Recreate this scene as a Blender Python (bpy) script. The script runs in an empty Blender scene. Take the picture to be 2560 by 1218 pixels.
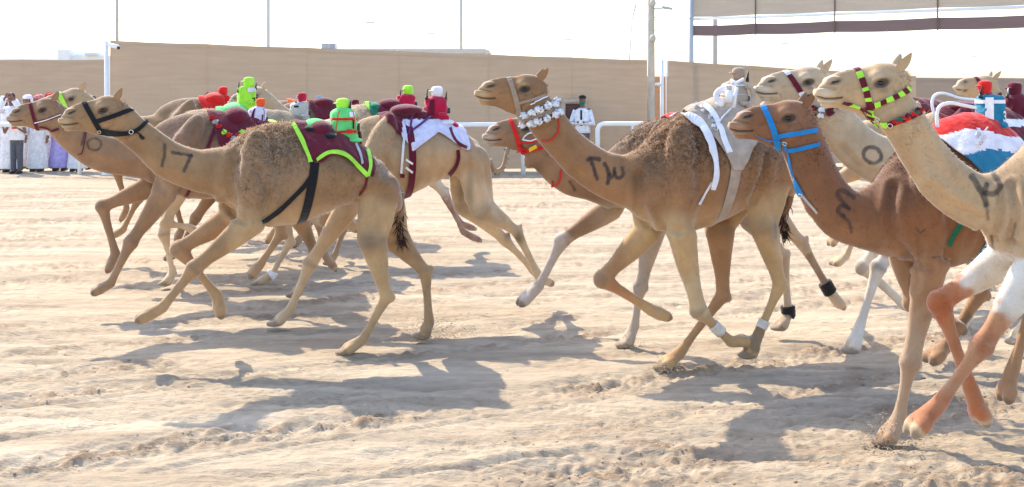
import bpy, bmesh, math, random
import numpy as np
from mathutils import Vector, Matrix
from mathutils.bvhtree import BVHTree

# ------------------------------------------------------------------ camera, sky, sun, exposure
F, CX, HY, CAMH = 3000.0, 1280.0, 190.0, 2.2      # focal length in photo pixels, optical axis, horizon row, camera height
scene = bpy.context.scene
COL = scene.collection
cam_data = bpy.data.cameras.new('camera')
cam_data.sensor_width = 36.0
cam_data.lens = 36.0 * F / 2560.0
cam_data.shift_y = -(609.0 - HY) / 2560.0
cam_data.clip_start = 0.1
cam_data.clip_end = 6000
cam = bpy.data.objects.new('camera', cam_data)
COL.objects.link(cam)
cam.location = (0, 0, CAMH)
cam.rotation_euler = (math.pi / 2, 0, 0)
scene.camera = cam

SUN_EL, SUN_AZ = math.radians(45), math.radians(-40)   # azimuth from +Y, negative = left
world = bpy.data.worlds.new('World')
scene.world = world
world.use_nodes = True
wn = world.node_tree
sky = wn.nodes.new('ShaderNodeTexSky')
sky.sky_type = 'NISHITA'
sky.sun_disc = False
sky.sun_elevation = SUN_EL
sky.sun_rotation = SUN_AZ
sky.air_density = 1.0
sky.dust_density = 1.2
sky.ozone_density = 1.0
wn.links.new(sky.outputs[0], wn.nodes['Background'].inputs[0])
wn.nodes['Background'].inputs[1].default_value = 0.15

sun_d = bpy.data.lights.new('sun', 'SUN')
sun_d.energy = 2.45
sun_d.angle = math.radians(0.6)
sun_d.color = (1.0, 0.88, 0.69)
sun = bpy.data.objects.new('sun', sun_d)
COL.objects.link(sun)
sd = Vector((math.sin(SUN_AZ) * math.cos(SUN_EL), math.cos(SUN_AZ) * math.cos(SUN_EL), math.sin(SUN_EL)))
sun.rotation_euler = (-sd).to_track_quat('-Z', 'Y').to_euler()

vs = scene.view_settings
vs.view_transform = 'Standard'
vs.look = 'None'
vs.gamma = 1.0
vs.use_curve_mapping = False
vs.exposure = 1.55

random.seed(7)
rng = np.random.default_rng(11)
DETAIL = 1.0

# ------------------------------------------------------------------ helpers
def sm(a, b, x):
    t = np.clip((x - a) / (b - a + 1e-9), 0, 1)
    return t * t * (3 - 2 * t)

def _hash(ix, iy, iz, seed):
    h = (ix.astype(np.int64) * 374761393 + iy.astype(np.int64) * 668265263 + iz.astype(np.int64) * 2147483647 + seed * 1274126177) & 0xffffffff
    h = ((h ^ (h >> 13)) * 1274126177) & 0xffffffff
    h = ((h ^ (h >> 16)) * 2246822519) & 0xffffffff
    return ((h ^ (h >> 15)) & 0xffffff) / float(0xffffff)

def vnoise(p, seed=0):
    """value noise in [-1,1], p (N,3)"""
    f = np.floor(p)
    u = p - f
    u = u * u * (3 - 2 * u)
    i = f.astype(np.int64)
    flat = not u[:, 2].any()
    r = 0
    for dx in (0, 1):
        wx = u[:, 0] if dx else 1 - u[:, 0]
        for dy in (0, 1):
            wy = u[:, 1] if dy else 1 - u[:, 1]
            for dz in (0, 1):
                if dz and flat: continue
                wz = u[:, 2] if dz else 1 - u[:, 2]
                r = r + wx * wy * wz * _hash(i[:, 0] + dx, i[:, 1] + dy, i[:, 2] + dz, seed)
    return r * 2 - 1

def fbm(p, oct=3, seed=0, gain=0.5):
    a, r, t = 1.0, 0, 0
    for k in range(oct):
        r = r + a * vnoise(p * (2 ** k), seed + k * 17)
        t += a
        a *= gain
    return r / t

def at(px, py, d):
    return Vector(((px - CX) / F * d, d, CAMH - (py - HY) / F * d))

def ground_d(py):
    return F * CAMH / (py - HY)

def tag(o, label=None, cat=None, group=None, kind=None):
    if label: o['label'] = label
    if cat: o['category'] = cat
    if group: o['group'] = group
    if kind: o['kind'] = kind
    return o

def empty(name, loc, label=None, cat=None, group=None):
    o = bpy.data.objects.new(name, None)
    COL.objects.link(o)
    o.location = loc
    o.empty_display_size = 0.2
    return tag(o, label, cat, group)

def link(name, me, mats, parent=None, smooth=True):
    """me is in WORLD coordinates; a parent Empty only has a translation"""
    o = bpy.data.objects.new(name, me)
    COL.objects.link(o)
    if mats is not None:
        for m in (mats if isinstance(mats, (list, tuple)) else [mats]):
            me.materials.append(m)
    if smooth and len(me.polygons):
        me.polygons.foreach_set('use_smooth', [True] * len(me.polygons))
    if parent is not None:
        o.parent = parent
        p, root = parent, Vector((0, 0, 0))
        while p is not None:
            root += p.location
            p = p.parent
        o.location = -root
    return o

def mesh_from(name, V, Fc):
    me = bpy.data.meshes.new(name)
    me.from_pydata([tuple(v) for v in V], [], [tuple(f) for f in Fc])
    me.update()
    return me

class MB:
    """collects shapes into one mesh"""
    def __init__(self):
        self.V, self.F, self.M = [], [], []
    def add(self, V, Fc, mi=0):
        b = len(self.V)
        self.V += [tuple(v) for v in V]
        self.F += [tuple(i + b for i in f) for f in Fc]
        self.M += [mi] * len(Fc)
        return self
    def rings(self, R, cap=True, mi=0, closed=True):
        k = len(R[0])
        V = [v for r in R for v in r]
        Fc = []
        for i in range(len(R) - 1):
            for j in range(k if closed else k - 1):
                a, b = i * k + j, i * k + (j + 1) % k
                Fc.append((a, b, b + k, a + k))
        if cap and closed:
            Fc.append(tuple(range(k - 1, -1, -1)))
            Fc.append(tuple((len(R) - 1) * k + j for j in range(k)))
        return self.add(V, Fc, mi)
    def tube(self, pts, rad, k=8, mi=0):
        pts = [np.array(p, float) for p in pts]
        n = len(pts)
        rad = rad if isinstance(rad, (list, tuple, np.ndarray)) else [rad] * n
        R = []
        ref = None
        for i in range(n):
            t = pts[min(i + 1, n - 1)] - pts[max(i - 1, 0)]
            t /= (np.linalg.norm(t) + 1e-9)
            if ref is None:
                ref = np.array([0, 0, 1.0]) if abs(t[2]) < 0.9 else np.array([1.0, 0, 0])
            u = np.cross(t, ref); u /= (np.linalg.norm(u) + 1e-9)
            v = np.cross(u, t)
            ref = v
            R.append([pts[i] + rad[i] * (u * math.cos(a) + v * math.sin(a)) for a in np.linspace(0, 2 * math.pi, k, endpoint=False)])
        return self.rings(R, mi=mi)
    def box(self, c, sx, sy, sz, ax=None, mi=0, bev=0.0):
        ax = ax or (Vector((1, 0, 0)), Vector((0, 1, 0)), Vector((0, 0, 1)))
        c = Vector(c)
        if bev > 0:
            bm = bmesh.new()
            bmesh.ops.create_cube(bm, size=1)
            for v in bm.verts:
                v.co = Vector((v.co.x * sx, v.co.y * sy, v.co.z * sz))
            bmesh.ops.bevel(bm, geom=bm.edges[:], offset=bev, segments=2, profile=0.5, affect='EDGES')
            bm.verts.index_update()
            V = [c + ax[0] * v.co.x + ax[1] * v.co.y + ax[2] * v.co.z for v in bm.verts]
            Fc = [[v.index for v in f.verts] for f in bm.faces]
            bm.free()
            return self.add(V, Fc, mi)
        V = [c + ax[0] * (sx * i / 2) + ax[1] * (sy * j / 2) + ax[2] * (sz * k / 2) for i in (-1, 1) for j in (-1, 1) for k in (-1, 1)]
        Fc = [(0, 1, 3, 2), (4, 6, 7, 5), (0, 4, 5, 1), (2, 3, 7, 6), (0, 2, 6, 4), (1, 5, 7, 3)]
        return self.add(V, Fc, mi)
    def ellipsoid(self, c, a, b, d, k=12, m=8, mi=0):
        """semi axes are vectors a, b, d (d = pole axis)"""
        c, a, b, d = (np.array(x, float) for x in (c, a, b, d))
        R = []
        for i in range(m + 1):
            th = math.pi * (i + 0.02) / (m + 0.04) if i in (0, m) else math.pi * i / m
            th = min(max(th, 0.06), math.pi - 0.06)
            R.append([c - d * math.cos(th) + math.sin(th) * (a * math.cos(p) + b * math.sin(p)) for p in np.linspace(0, 2 * math.pi, k, endpoint=False)])
        return self.rings(R, mi=mi)
    def mesh(self, name):
        me = mesh_from(name, self.V, self.F)
        if self.M and max(self.M) > 0:
            me.polygons.foreach_set('material_index', self.M)
        return me
    def build(self, name, mats, parent=None, smooth=True):
        return link(name, self.mesh(name), mats, parent, smooth)

def catmull(pts, n):
    pts = np.array(pts, float)
    m = len(pts)
    out = []
    for s in np.linspace(0, m - 1, n):
        i = min(int(s), m - 2)
        t = s - i
        p0, p1, p2, p3 = pts[max(i - 1, 0)], pts[i], pts[i + 1], pts[min(i + 2, m - 1)]
        out.append(0.5 * ((2 * p1) + (-p0 + p2) * t + (2 * p0 - 5 * p1 + 4 * p2 - p3) * t * t + (-p0 + 3 * p1 - 3 * p2 + p3) * t ** 3))
    return np.array(out)

def dense(pts, step):
    pts = [np.array(p, float) for p in pts]
    out = [pts[0]]
    for a, b in zip(pts[:-1], pts[1:]):
        k = max(1, int(np.linalg.norm(b - a) / step))
        out += [a + (b - a) * (i + 1) / k for i in range(k)]
    return np.array(out)

def remeshed(mb, voxel, smooth_it=4, name='body'):
    me = mb.mesh('tmp')
    o = bpy.data.objects.new('tmp', me)
    COL.objects.link(o)
    r = o.modifiers.new('r', 'REMESH'); r.mode = 'VOXEL'; r.voxel_size = voxel; r.adaptivity = 0
    s = o.modifiers.new('s', 'SMOOTH'); s.factor = 0.5; s.iterations = smooth_it
    dg = bpy.context.evaluated_depsgraph_get()
    ev = o.evaluated_get(dg)
    new = bpy.data.meshes.new_from_object(ev)
    bpy.data.objects.remove(o)
    bpy.data.meshes.remove(me)
    new.name = name
    new.materials.clear()
    return new

def verts_np(me):
    v = np.empty(len(me.vertices) * 3, np.float32)
    me.vertices.foreach_get('co', v)
    return v.reshape(-1, 3).astype(float)

def normals_np(me):
    v = np.empty(len(me.vertices) * 3, np.float32)
    me.vertices.foreach_get('normal', v)
    return v.reshape(-1, 3).astype(float)

def set_verts(me, V):
    me.vertices.foreach_set('co', V.astype(np.float32).ravel())
    me.update()

def set_col(me, C, name='coat'):
    a = me.color_attributes.new(name, 'FLOAT_COLOR', 'POINT')
    d = np.ones((len(C), 4), np.float32)
    d[:, :3] = C
    a.data.foreach_set('color', d.ravel())

# ------------------------------------------------------------------ materials
MATS = {}
def mat(name, color=(0.5, 0.5, 0.5), rough=0.8, metal=0.0, var=0.12, scale=8.0, bump=0.0, bscale=60.0, sheen=0.0, trans=0.0, stretch=None, spec=None, attr=None, dark=None):
    if name in MATS: return MATS[name]
    m = bpy.data.materials.new(name)
    m.use_nodes = True
    nt = m.node_tree
    N, Lk = nt.nodes, nt.links
    b = N['Principled BSDF']
    b.inputs['Roughness'].default_value = rough
    b.inputs['Metallic'].default_value = metal
    if spec is not None: b.inputs['Specular IOR Level'].default_value = spec
    if sheen:
        b.inputs['Sheen Weight'].default_value = sheen
        b.inputs['Sheen Roughness'].default_value = 0.45
    tc = N.new('ShaderNodeTexCoord')
    mp = N.new('ShaderNodeMapping')
    if stretch: mp.inputs['Scale'].default_value = stretch
    Lk.new(tc.outputs['Object'], mp.inputs[0])
    nz = N.new('ShaderNodeTexNoise')
    nz.inputs['Scale'].default_value = scale
    nz.inputs['Detail'].default_value = 5
    Lk.new(mp.outputs[0], nz.inputs['Vector'])
    rmp = N.new('ShaderNodeMapRange')
    rmp.inputs['From Min'].default_value = 0.25
    rmp.inputs['From Max'].default_value = 0.75
    rmp.inputs['To Min'].default_value = 1 - var
    rmp.inputs['To Max'].default_value = 1 + var
    Lk.new(nz.outputs['Fac'], rmp.inputs['Value'])
    mul = N.new('ShaderNodeVectorMath'); mul.operation = 'SCALE'
    if attr:
        at_ = N.new('ShaderNodeAttribute'); at_.attribute_name = attr
        Lk.new(at_.outputs['Color'], mul.inputs[0])
    else:
        mul.inputs[0].default_value = color
    Lk.new(rmp.outputs[0], mul.inputs['Scale'])
    Lk.new(mul.outputs[0], b.inputs['Base Color'])
    if bump:
        n2 = N.new('ShaderNodeTexNoise'); n2.inputs['Scale'].default_value = bscale; n2.inputs['Detail'].default_value = 4
        Lk.new(mp.outputs[0], n2.inputs['Vector'])
        bp = N.new('ShaderNodeBump'); bp.inputs['Strength'].default_value = bump; bp.inputs['Distance'].default_value = 0.01
        Lk.new(n2.outputs['Fac'], bp.inputs['Height'])
        Lk.new(bp.outputs[0], b.inputs['Normal'])
    if trans:
        tr = N.new('ShaderNodeBsdfTranslucent')
        Lk.new(mul.outputs[0], tr.inputs['Color'])
        mx = N.new('ShaderNodeMixShader'); mx.inputs[0].default_value = trans
        Lk.new(b.outputs[0], mx.inputs[1]); Lk.new(tr.outputs[0], mx.inputs[2])
        Lk.new(mx.outputs[0], N['Material Output'].inputs['Surface'])
    MATS[name] = m
    return m

def fabric(name, c, trans=0.0):
    return mat('fabric_' + name, c, 0.9, var=0.2, scale=14, bump=0.6, bscale=34, sheen=0.3, trans=trans, spec=0.2)

COAT = mat('camel_coat', rough=0.8, var=0.07, scale=42, bump=0.22, bscale=60, sheen=0.5, attr='coat', spec=0.15)
def woolly(m):
    nt = m.node_tree; N, Lk = nt.nodes, nt.links
    at_ = N.new('ShaderNodeAttribute'); at_.attribute_name = 'wool'
    rmp = [n for n in N if n.type == 'MAP_RANGE'][0]
    bp = [n for n in N if n.type == 'BUMP'][0]
    nzs = [n for n in N if n.type == 'TEX_NOISE']
    for n in nzs: n.inputs['Distortion'].default_value = 1.2
    for sock, a, b in ((rmp.inputs['To Min'], 0.94, -0.40), (rmp.inputs['To Max'], 1.06, 0.40), (bp.inputs['Strength'], 0.20, 0.75)):
        ma = N.new('ShaderNodeMath'); ma.operation = 'MULTIPLY_ADD'
        Lk.new(at_.outputs['Fac'], ma.inputs[0]); ma.inputs[1].default_value = b; ma.inputs[2].default_value = a
        Lk.new(ma.outputs[0], sock)
woolly(COAT)
FUZZ = mat('camel_hair', rough=0.8, var=0.05, scale=30, attr='coat', trans=0.85, spec=0.1)
EYE = mat('camel_eye', (0.012, 0.007, 0.005), 0.08, var=0.0)
HORN = mat('nail_horn', (0.09, 0.075, 0.06), 0.5)
MAROON = fabric('maroon', (0.12, 0.010, 0.024))
CRIMSON = fabric('crimson', (0.45, 0.012, 0.05))
RED = fabric('red', (0.62, 0.018, 0.016))
LIME = fabric('lime', (0.38, 0.80, 0.06))
GREEN = fabric('green', (0.15, 0.68, 0.20))
TEAL = fabric('teal', (0.02, 0.20, 0.34))
DKGREEN = fabric('dark_green', (0.01, 0.16, 0.09))
WHITE = fabric('white', (0.78, 0.77, 0.80))
OFFWHITE = fabric('dusty_white', (0.60, 0.56, 0.50))
LILAC = fabric('lilac_white', (0.66, 0.64, 0.78))
BLACK = fabric('black', (0.012, 0.012, 0.014))
BLUE = fabric('blue', (0.015, 0.20, 0.52))
BEIGE = fabric('beige', (0.42, 0.34, 0.27))
TAUPE = fabric('taupe', (0.30, 0.22, 0.16))
GREY = fabric('grey', (0.45, 0.44, 0.44))
ORANGE = fabric('orange', (0.72, 0.10, 0.02))
PURPLE = fabric('purple', (0.12, 0.03, 0.16))
YELLOW = fabric('yellow', (0.75, 0.55, 0.05))
STEEL = mat('galvanised_steel', (0.45, 0.46, 0.47), 0.45, metal=0.7, var=0.1)
CHROME = mat('buckle_metal', (0.7, 0.68, 0.62), 0.25, metal=1.0, var=0.05)
BLKPL = mat('black_plastic', (0.015, 0.015, 0.016), 0.45, var=0.1)
WHITEPAINT = mat('white_paint', (0.78, 0.79, 0.80), 0.45, var=0.06, scale=3, bump=0.05)
SKIN = mat('skin_brown', (0.22, 0.10, 0.06), 0.6, var=0.08)

# ------------------------------------------------------------------ ground
def build_ground():
    # displaced track sheet between the camera and the far rail; wheel marks run along the racing line
    nr, nc = int(470 * DETAIL), int(980 * DETAIL)
    y0, y1 = 4.2, 27.6
    s = np.linspace(0, 1, nr)
    inv = 1 / y0 + (1 / y1 - 1 / y0) * s
    Y = 1 / inv
    half = 0.46 * Y + 2.2
    u = np.linspace(-1, 1, nc)
    XX = (half[:, None] * u[None, :])
    YY = np.repeat(Y[:, None], nc, 1)
    x, y = XX.ravel(), YY.ravel()
    th = math.radians(28)
    p = x * math.cos(th) + y * math.sin(th)
    q = -x * math.sin(th) + y * math.cos(th)
    z = np.zeros_like(x)
    P3 = lambda a, b, c=0.0: np.stack([a, b, np.full_like(a, c)], 1)
    # broad undulation
    z += 0.020 * fbm(P3(x * 0.35, y * 0.5), 2, 3)
    # drag / wind streaks almost along the image horizontal
    st = fbm(P3(x * 0.55 + y * 0.15, y * 3.2 + x * 0.3), 4, 5, 0.6)
    z += 0.012 * st + 0.007 * fbm(P3(x * 1.3, y * 10 + x), 2, 7)
    rp = fbm(P3(x * 1.6, q * 6.0), 3, 9, 0.6)
    z += 0.007 * rp
    rg = 1 - np.abs(fbm(P3(x * 1.1 + 0.2 * y, y * 6.5 + x * 1.8), 3, 71, 0.6)) * 2.2
    z -= 0.020 * np.clip(rg, 0, 1) ** 5 * sm(-0.2, 0.4, vnoise(P3(x * 0.5, y * 1.1), 73))
    rg2 = 1 - np.abs(fbm(P3(x * 2.6, y * 14 + x * 3), 2, 75, 0.6)) * 2.4
    z -= 0.010 * np.clip(rg2, 0, 1) ** 4 * sm(-0.3, 0.3, vnoise(P3(x * 0.8, y * 1.7), 77))
    # wheel tracks (pairs), winding a bit
    wob = 0.14 * vnoise(P3(p * 0.25, p * 0 + 1.3), 21)
    clod = fbm(P3(p * 3.8, q * 14), 3, 31, 0.65)
    clodf = fbm(P3(p * 13, q * 22), 2, 33, 0.6)
    dist = np.zeros_like(x)
    for qi, w, amp in [(4.6, 0.3, 0.9), (5.65, 0.34, 1.1), (6.45, 0.14, 0.7), (7.29, 0.19, 1.25), (7.95, 0.10, 0.5), (8.77, 0.13, 1.0), (9.40, 0.15, 1.0), (10.2, 0.12, 0.8), (10.75, 0.10, 0.7), (11.3, 0.17, 0.9), (12.1, 0.12, 0.8), (12.8, 0.2, 0.8), (13.8, 0.2, 0.9), (14.7, 0.25, 0.9), (15.6, 0.2, 0.9), (16.4, 0.3, 0.9), (17.6, 0.35, 1.0), (19.4, 0.4, 1.0), (21.5, 0.5, 1.0), (23.5, 0.5, 1.0)]:
        g = np.exp(-((q + wob - qi) / w) ** 2)
        gate = sm(-0.45, 0.15, vnoise(P3(p * 0.8, q * 0 + qi), 41))
        gg = amp * g * (0.2 + 0.8 * gate)
        z += gg * (0.040 * clod + 0.028 * clodf - 0.010)
        dist += gg * sm(-0.1, 0.5, clod + 0.4 * clodf)
        z += amp * 0.012 * np.exp(-((q + wob - qi - 1.5 * w) / (0.5 * w)) ** 2)
    # narrow drag and tyre ruts
    rr = np.random.default_rng(5)
    for _ in range(70):
        q0, a_, w_, dep = rr.uniform(4.5, 22), math.radians(rr.normal(24, 4)), rr.uniform(0.014, 0.036), rr.uniform(0.008, 0.018)
        w_ *= 1 + q0 / 30
        qq = -x * math.sin(a_) + y * math.cos(a_)
        nr_ = np.abs(qq - q0) < 4 * w_ + 0.03
        xs_, ps_ = x[nr_], p[nr_]
        e_ = (qq[nr_] + 0.03 * vnoise(P3(xs_ * 0.7, xs_ * 0 + round(q0)), 7) - q0) / w_
        gt = sm(-0.2, 0.3, vnoise(P3(ps_ * 0.45, ps_ * 0 + round(q0 * 3.1)), 83))
        z[nr_] += dep * gt * (-np.exp(-e_ ** 2) + 0.7 * np.exp(-(e_ - 1.7) ** 2) + 0.4 * np.exp(-(e_ + 1.7) ** 2))
    # churned hoof patches near the lower right and lower middle
    for (bx, by, r, a) in [(1.3, 7.2, 1.5, 1.0), (2.5, 6.6, 0.9, 1.0), (0.2, 6.5, 1.3, 0.8), (2.3, 8.6, 1.3, 0.5), (0.3, 8.6, 1.0, 0.35), (3.6, 8.8, 1.2, 0.6)]:
        g = np.exp(-(((x - bx) / r) ** 2 + ((y - by) / (0.55 * r)) ** 2))
        z += a * g * (0.022 * fbm(P3(x * 1.8, y * 13 + x), 3, 51, 0.6) + 0.008 * clodf)
        dist += 0.5 * a * g * sm(0.0, 0.5, fbm(P3(x * 2.6, y * 11 + x), 3, 51, 0.6))
    # pad prints: shallow dishes scattered along the racing line
    k = 150
    fx, fy = rng.uniform(-6, 7, k), rng.uniform(6.2, 17, k)
    for i in range(k):
        if abs(fx[i]) > 0.46 * fy[i] + 1.5: continue
        m = (np.abs(x - fx[i]) < 0.3) & (np.abs(y - fy[i]) < 0.3)
        d2 = ((x[m] - fx[i]) / 0.10) ** 2 + ((y[m] - fy[i]) / 0.075) ** 2
        z[m] += -0.013 * np.exp(-d2) + 0.006 * np.exp(-((np.sqrt(d2) - 1.5) / 0.4) ** 2)
    z += (0.004 + 0.006 * np.clip(dist, 0, 1)) * fbm(P3(x * 16, y * 26), 2, 61)
    edge = np.minimum(sm(0, 0.03, np.repeat(s[:, None], nc, 1)), sm(0, 0.02, 1 - np.repeat(s[:, None], nc, 1))).ravel() * np.repeat(sm(0, 0.05, 1 - np.abs(u))[None, :], nr, 0).ravel()
    z *= edge
    V = np.stack([x, y, z], 1)
    idx = np.arange(nr * nc).reshape(nr, nc)
    q4 = np.stack([idx[:-1, :-1].ravel(), idx[:-1, 1:].ravel(), idx[1:, 1:].ravel(), idx[1:, :-1].ravel()], 1)
    me = bpy.data.meshes.new('sand_track')
    me.vertices.add(len(V)); me.vertices.foreach_set('co', V.astype(np.float32).ravel())
    me.loops.add(q4.size); me.loops.foreach_set('vertex_index', q4.astype(np.int32).ravel())
    me.polygons.add(len(q4)); me.polygons.foreach_set('loop_start', (np.arange(len(q4)) * 4).astype(np.int32))
    me.update(calc_edges=True)
    m = bpy.data.materials.new('sand')
    m.use_nodes = True
    nt = m.node_tree; N, Lk = nt.nodes, nt.links
    b = N['Principled BSDF']
    b.inputs['Roughness'].default_value = 0.95
    b.inputs['Specular IOR Level'].default_value = 0.12
    tc = N.new('ShaderNodeTexCoord')
    def noise(scale, det, st):
        mp = N.new('ShaderNodeMapping'); mp.inputs['Scale'].default_value = st
        Lk.new(tc.outputs['Object'], mp.inputs[0])
        n = N.new('ShaderNodeTexNoise'); n.inputs['Scale'].default_value = scale; n.inputs['Detail'].default_value = det
        n.inputs['Roughness'].default_value = 0.62
        Lk.new(mp.outputs[0], n.inputs['Vector'])
        return n
    a = noise(0.8, 6, (0.5, 2.2, 1))
    r = N.new('ShaderNodeValToRGB')
    r.color_ramp.elements[0].position = 0.3; r.color_ramp.elements[0].color = (0.41, 0.322, 0.228, 1)
    r.color_ramp.elements[1].position = 0.68; r.color_ramp.elements[1].color = (0.555, 0.456, 0.338, 1)
    Lk.new(a.outputs['Fac'], r.inputs[0])
    c = noise(9, 6, (0.6, 1.6, 1))
    mr = N.new('ShaderNodeMapRange'); mr.inputs['From Min'].default_value = 0.3; mr.inputs['From Max'].default_value = 0.7
    mr.inputs['To Min'].default_value = 0.88; mr.inputs['To Max'].default_value = 1.08
    Lk.new(c.outputs['Fac'], mr.inputs['Value'])
    sc = N.new('ShaderNodeVectorMath'); sc.operation = 'SCALE'
    Lk.new(r.outputs[0], sc.inputs[0]); Lk.new(mr.outputs[0], sc.inputs['Scale'])
    ca = N.new('ShaderNodeAttribute'); ca.attribute_name = 'churn'
    far = noise(1.6, 4, (0.16, 2.6, 1))
    fr = N.new('ShaderNodeMapRange'); fr.inputs['From Min'].default_value = 0.35; fr.inputs['From Max'].default_value = 0.65
    fr.inputs['To Min'].default_value = 0.74; fr.inputs['To Max'].default_value = 1.08
    Lk.new(far.outputs['Fac'], fr.inputs['Value'])
    s2 = N.new('ShaderNodeVectorMath'); s2.operation = 'SCALE'
    Lk.new(sc.outputs[0], s2.inputs[0]); Lk.new(fr.outputs[0], s2.inputs['Scale'])
    mx = N.new('ShaderNodeMix'); mx.data_type = 'RGBA'
    Lk.new(ca.outputs['Fac'], mx.inputs['Factor']); Lk.new(s2.outputs[0], mx.inputs['A']); mx.inputs['B'].default_value = (0.30, 0.215, 0.145, 1)
    Lk.new(mx.outputs['Result'], b.inputs['Base Color'])
    f1 = noise(14, 9, (0.6, 1.8, 1))
    bp = N.new('ShaderNodeBump'); bp.inputs['Strength'].default_value = 0.9; bp.inputs['Distance'].default_value = 0.03
    f2 = noise(55, 6, (0.7, 1.5, 1))
    bp2 = N.new('ShaderNodeBump'); bp2.inputs['Strength'].default_value = 0.7; bp2.inputs['Distance'].default_value = 0.012
    Lk.new(f1.outputs['Fac'], bp.inputs['Height']); Lk.new(bp.outputs[0], bp2.inputs['Normal'])
    Lk.new(f2.outputs['Fac'], bp2.inputs['Height']); Lk.new(bp2.outputs[0], b.inputs['Normal'])
    set_col(me, np.repeat(np.clip(dist, 0, 1)[:, None], 3, 1), 'churn')
    tag(link('sand_track', me, m), kind='structure')
    g = MB()
    g.add([(-3000, -600, -0.06), (3000, -600, -0.06), (3000, 5000, -0.06), (-3000, 5000, -0.06)], [(0, 1, 2, 3)])
    # near strip under the photographer and the far service strip, butted to the track sheet
    tag(g.build('desert_ground', m, smooth=False), kind='structure')
    return V, np.clip(dist, 0, 1), m
TRACK = build_ground()

def clods(name, P, sizes, m):
    """loose lumps of sand, one object"""
    ph = (1 + 5 ** 0.5) / 2
    ico = np.array([(-1, ph, 0), (1, ph, 0), (-1, -ph, 0), (1, -ph, 0), (0, -1, ph), (0, 1, ph), (0, -1, -ph), (0, 1, -ph), (ph, 0, -1), (ph, 0, 1), (-ph, 0, -1), (-ph, 0, 1)]) / 1.9
    fc = np.array([(0, 11, 5), (0, 5, 1), (0, 1, 7), (0, 7, 10), (0, 10, 11), (1, 5, 9), (5, 11, 4), (11, 10, 2), (10, 7, 6), (7, 1, 8), (3, 9, 4), (3, 4, 2), (3, 2, 6), (3, 6, 8), (3, 8, 9), (4, 9, 5), (2, 4, 11), (6, 2, 10), (8, 6, 7), (9, 8, 1)])
    n = len(P)
    V = ico[None] * (sizes[:, None, None] * rng.uniform(0.6, 1.3, (n, 12, 1))) * np.array([1.4, 1.2, 0.5])[None, None]
    V = (V + P[:, None]).reshape(-1, 3)
    Fc = (fc[None] + (np.arange(n) * 12)[:, None, None]).reshape(-1, 3)
    me = bpy.data.meshes.new(name)
    me.vertices.add(len(V)); me.vertices.foreach_set('co', V.astype(np.float32).ravel())
    me.loops.add(Fc.size); me.loops.foreach_set('vertex_index', Fc.astype(np.int32).ravel())
    me.polygons.add(len(Fc)); me.polygons.foreach_set('loop_start', (np.arange(len(Fc)) * 3).astype(np.int32))
    me.update(calc_edges=True)
    return tag(link(name, me, m, smooth=False), kind='stuff')

def scatter_clods():
    P, churn, m = TRACK
    near = P[:, 1] < 15
    w = np.where(near, (0.05 + churn) ** 1.5 / np.maximum(P[:, 1], 4) ** 0.4, 0)
    i = rng.choice(len(P), 5000, p=w / w.sum())
    Q = P[i] + np.stack([rng.normal(0, .03, 5000), rng.normal(0, .03, 5000), rng.uniform(-0.003, 0.001, 5000)], 1)
    sz = 0.003 + 0.011 * rng.beta(1.2, 5, 5000)
    tag(clods('sand_clods', Q, sz, m), 'loose clods of sand strewn along the wheel tracks', 'sand')
scatter_clods()

# ------------------------------------------------------------------ camel builder
HEAD_TOP = [(-0.01, 0.012), (0.02, 0.055), (0.07, 0.082), (0.115, 0.155), (0.24, 0.215), (0.36, 0.25), (0.46, 0.262), (0.57, 0.272), (0.64, 0.292), (0.71, 0.318), (0.83, 0.322), (0.93, 0.297), (1.0, 0.262), (1.07, 0.19)]
HEAD_BOT = [(-0.01, -0.025), (0.03, -0.058), (0.075, -0.108), (0.125, -0.15), (0.20, -0.158), (0.30, -0.162), (0.40, -0.19), (0.50, -0.235), (0.60, -0.262), (0.72, -0.27), (0.85, -0.25), (1.0, -0.20), (1.07, -0.13)]
HEAD_WID = [(0.0, 0.05), (0.04, 0.072), (0.10, 0.083), (0.18, 0.09), (0.30, 0.085), (0.42, 0.092), (0.55, 0.115), (0.66, 0.145), (0.76, 0.155), (0.88, 0.15), (1.0, 0.125), (1.07, 0.08)]
FRONT_R = [[(0, .145), (1, .112)], [(0, .112), (.25, .100), (.5, .082), (.75, .061), (.9, .062), (1, .076)], [(0, .074), (.12, .058), (.3, .042), (.6, .036), (.85, .039), (1, .049)]]
HIND_R = [[(0, .175), (.5, .155), (1, .128)], [(0, .128), (.25, .106), (.5, .082), (.75, .060), (.92, .056), (1, .064)], [(0, .062), (.12, .052), (.35, .039), (.7, .035), (1, .048)]]

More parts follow.
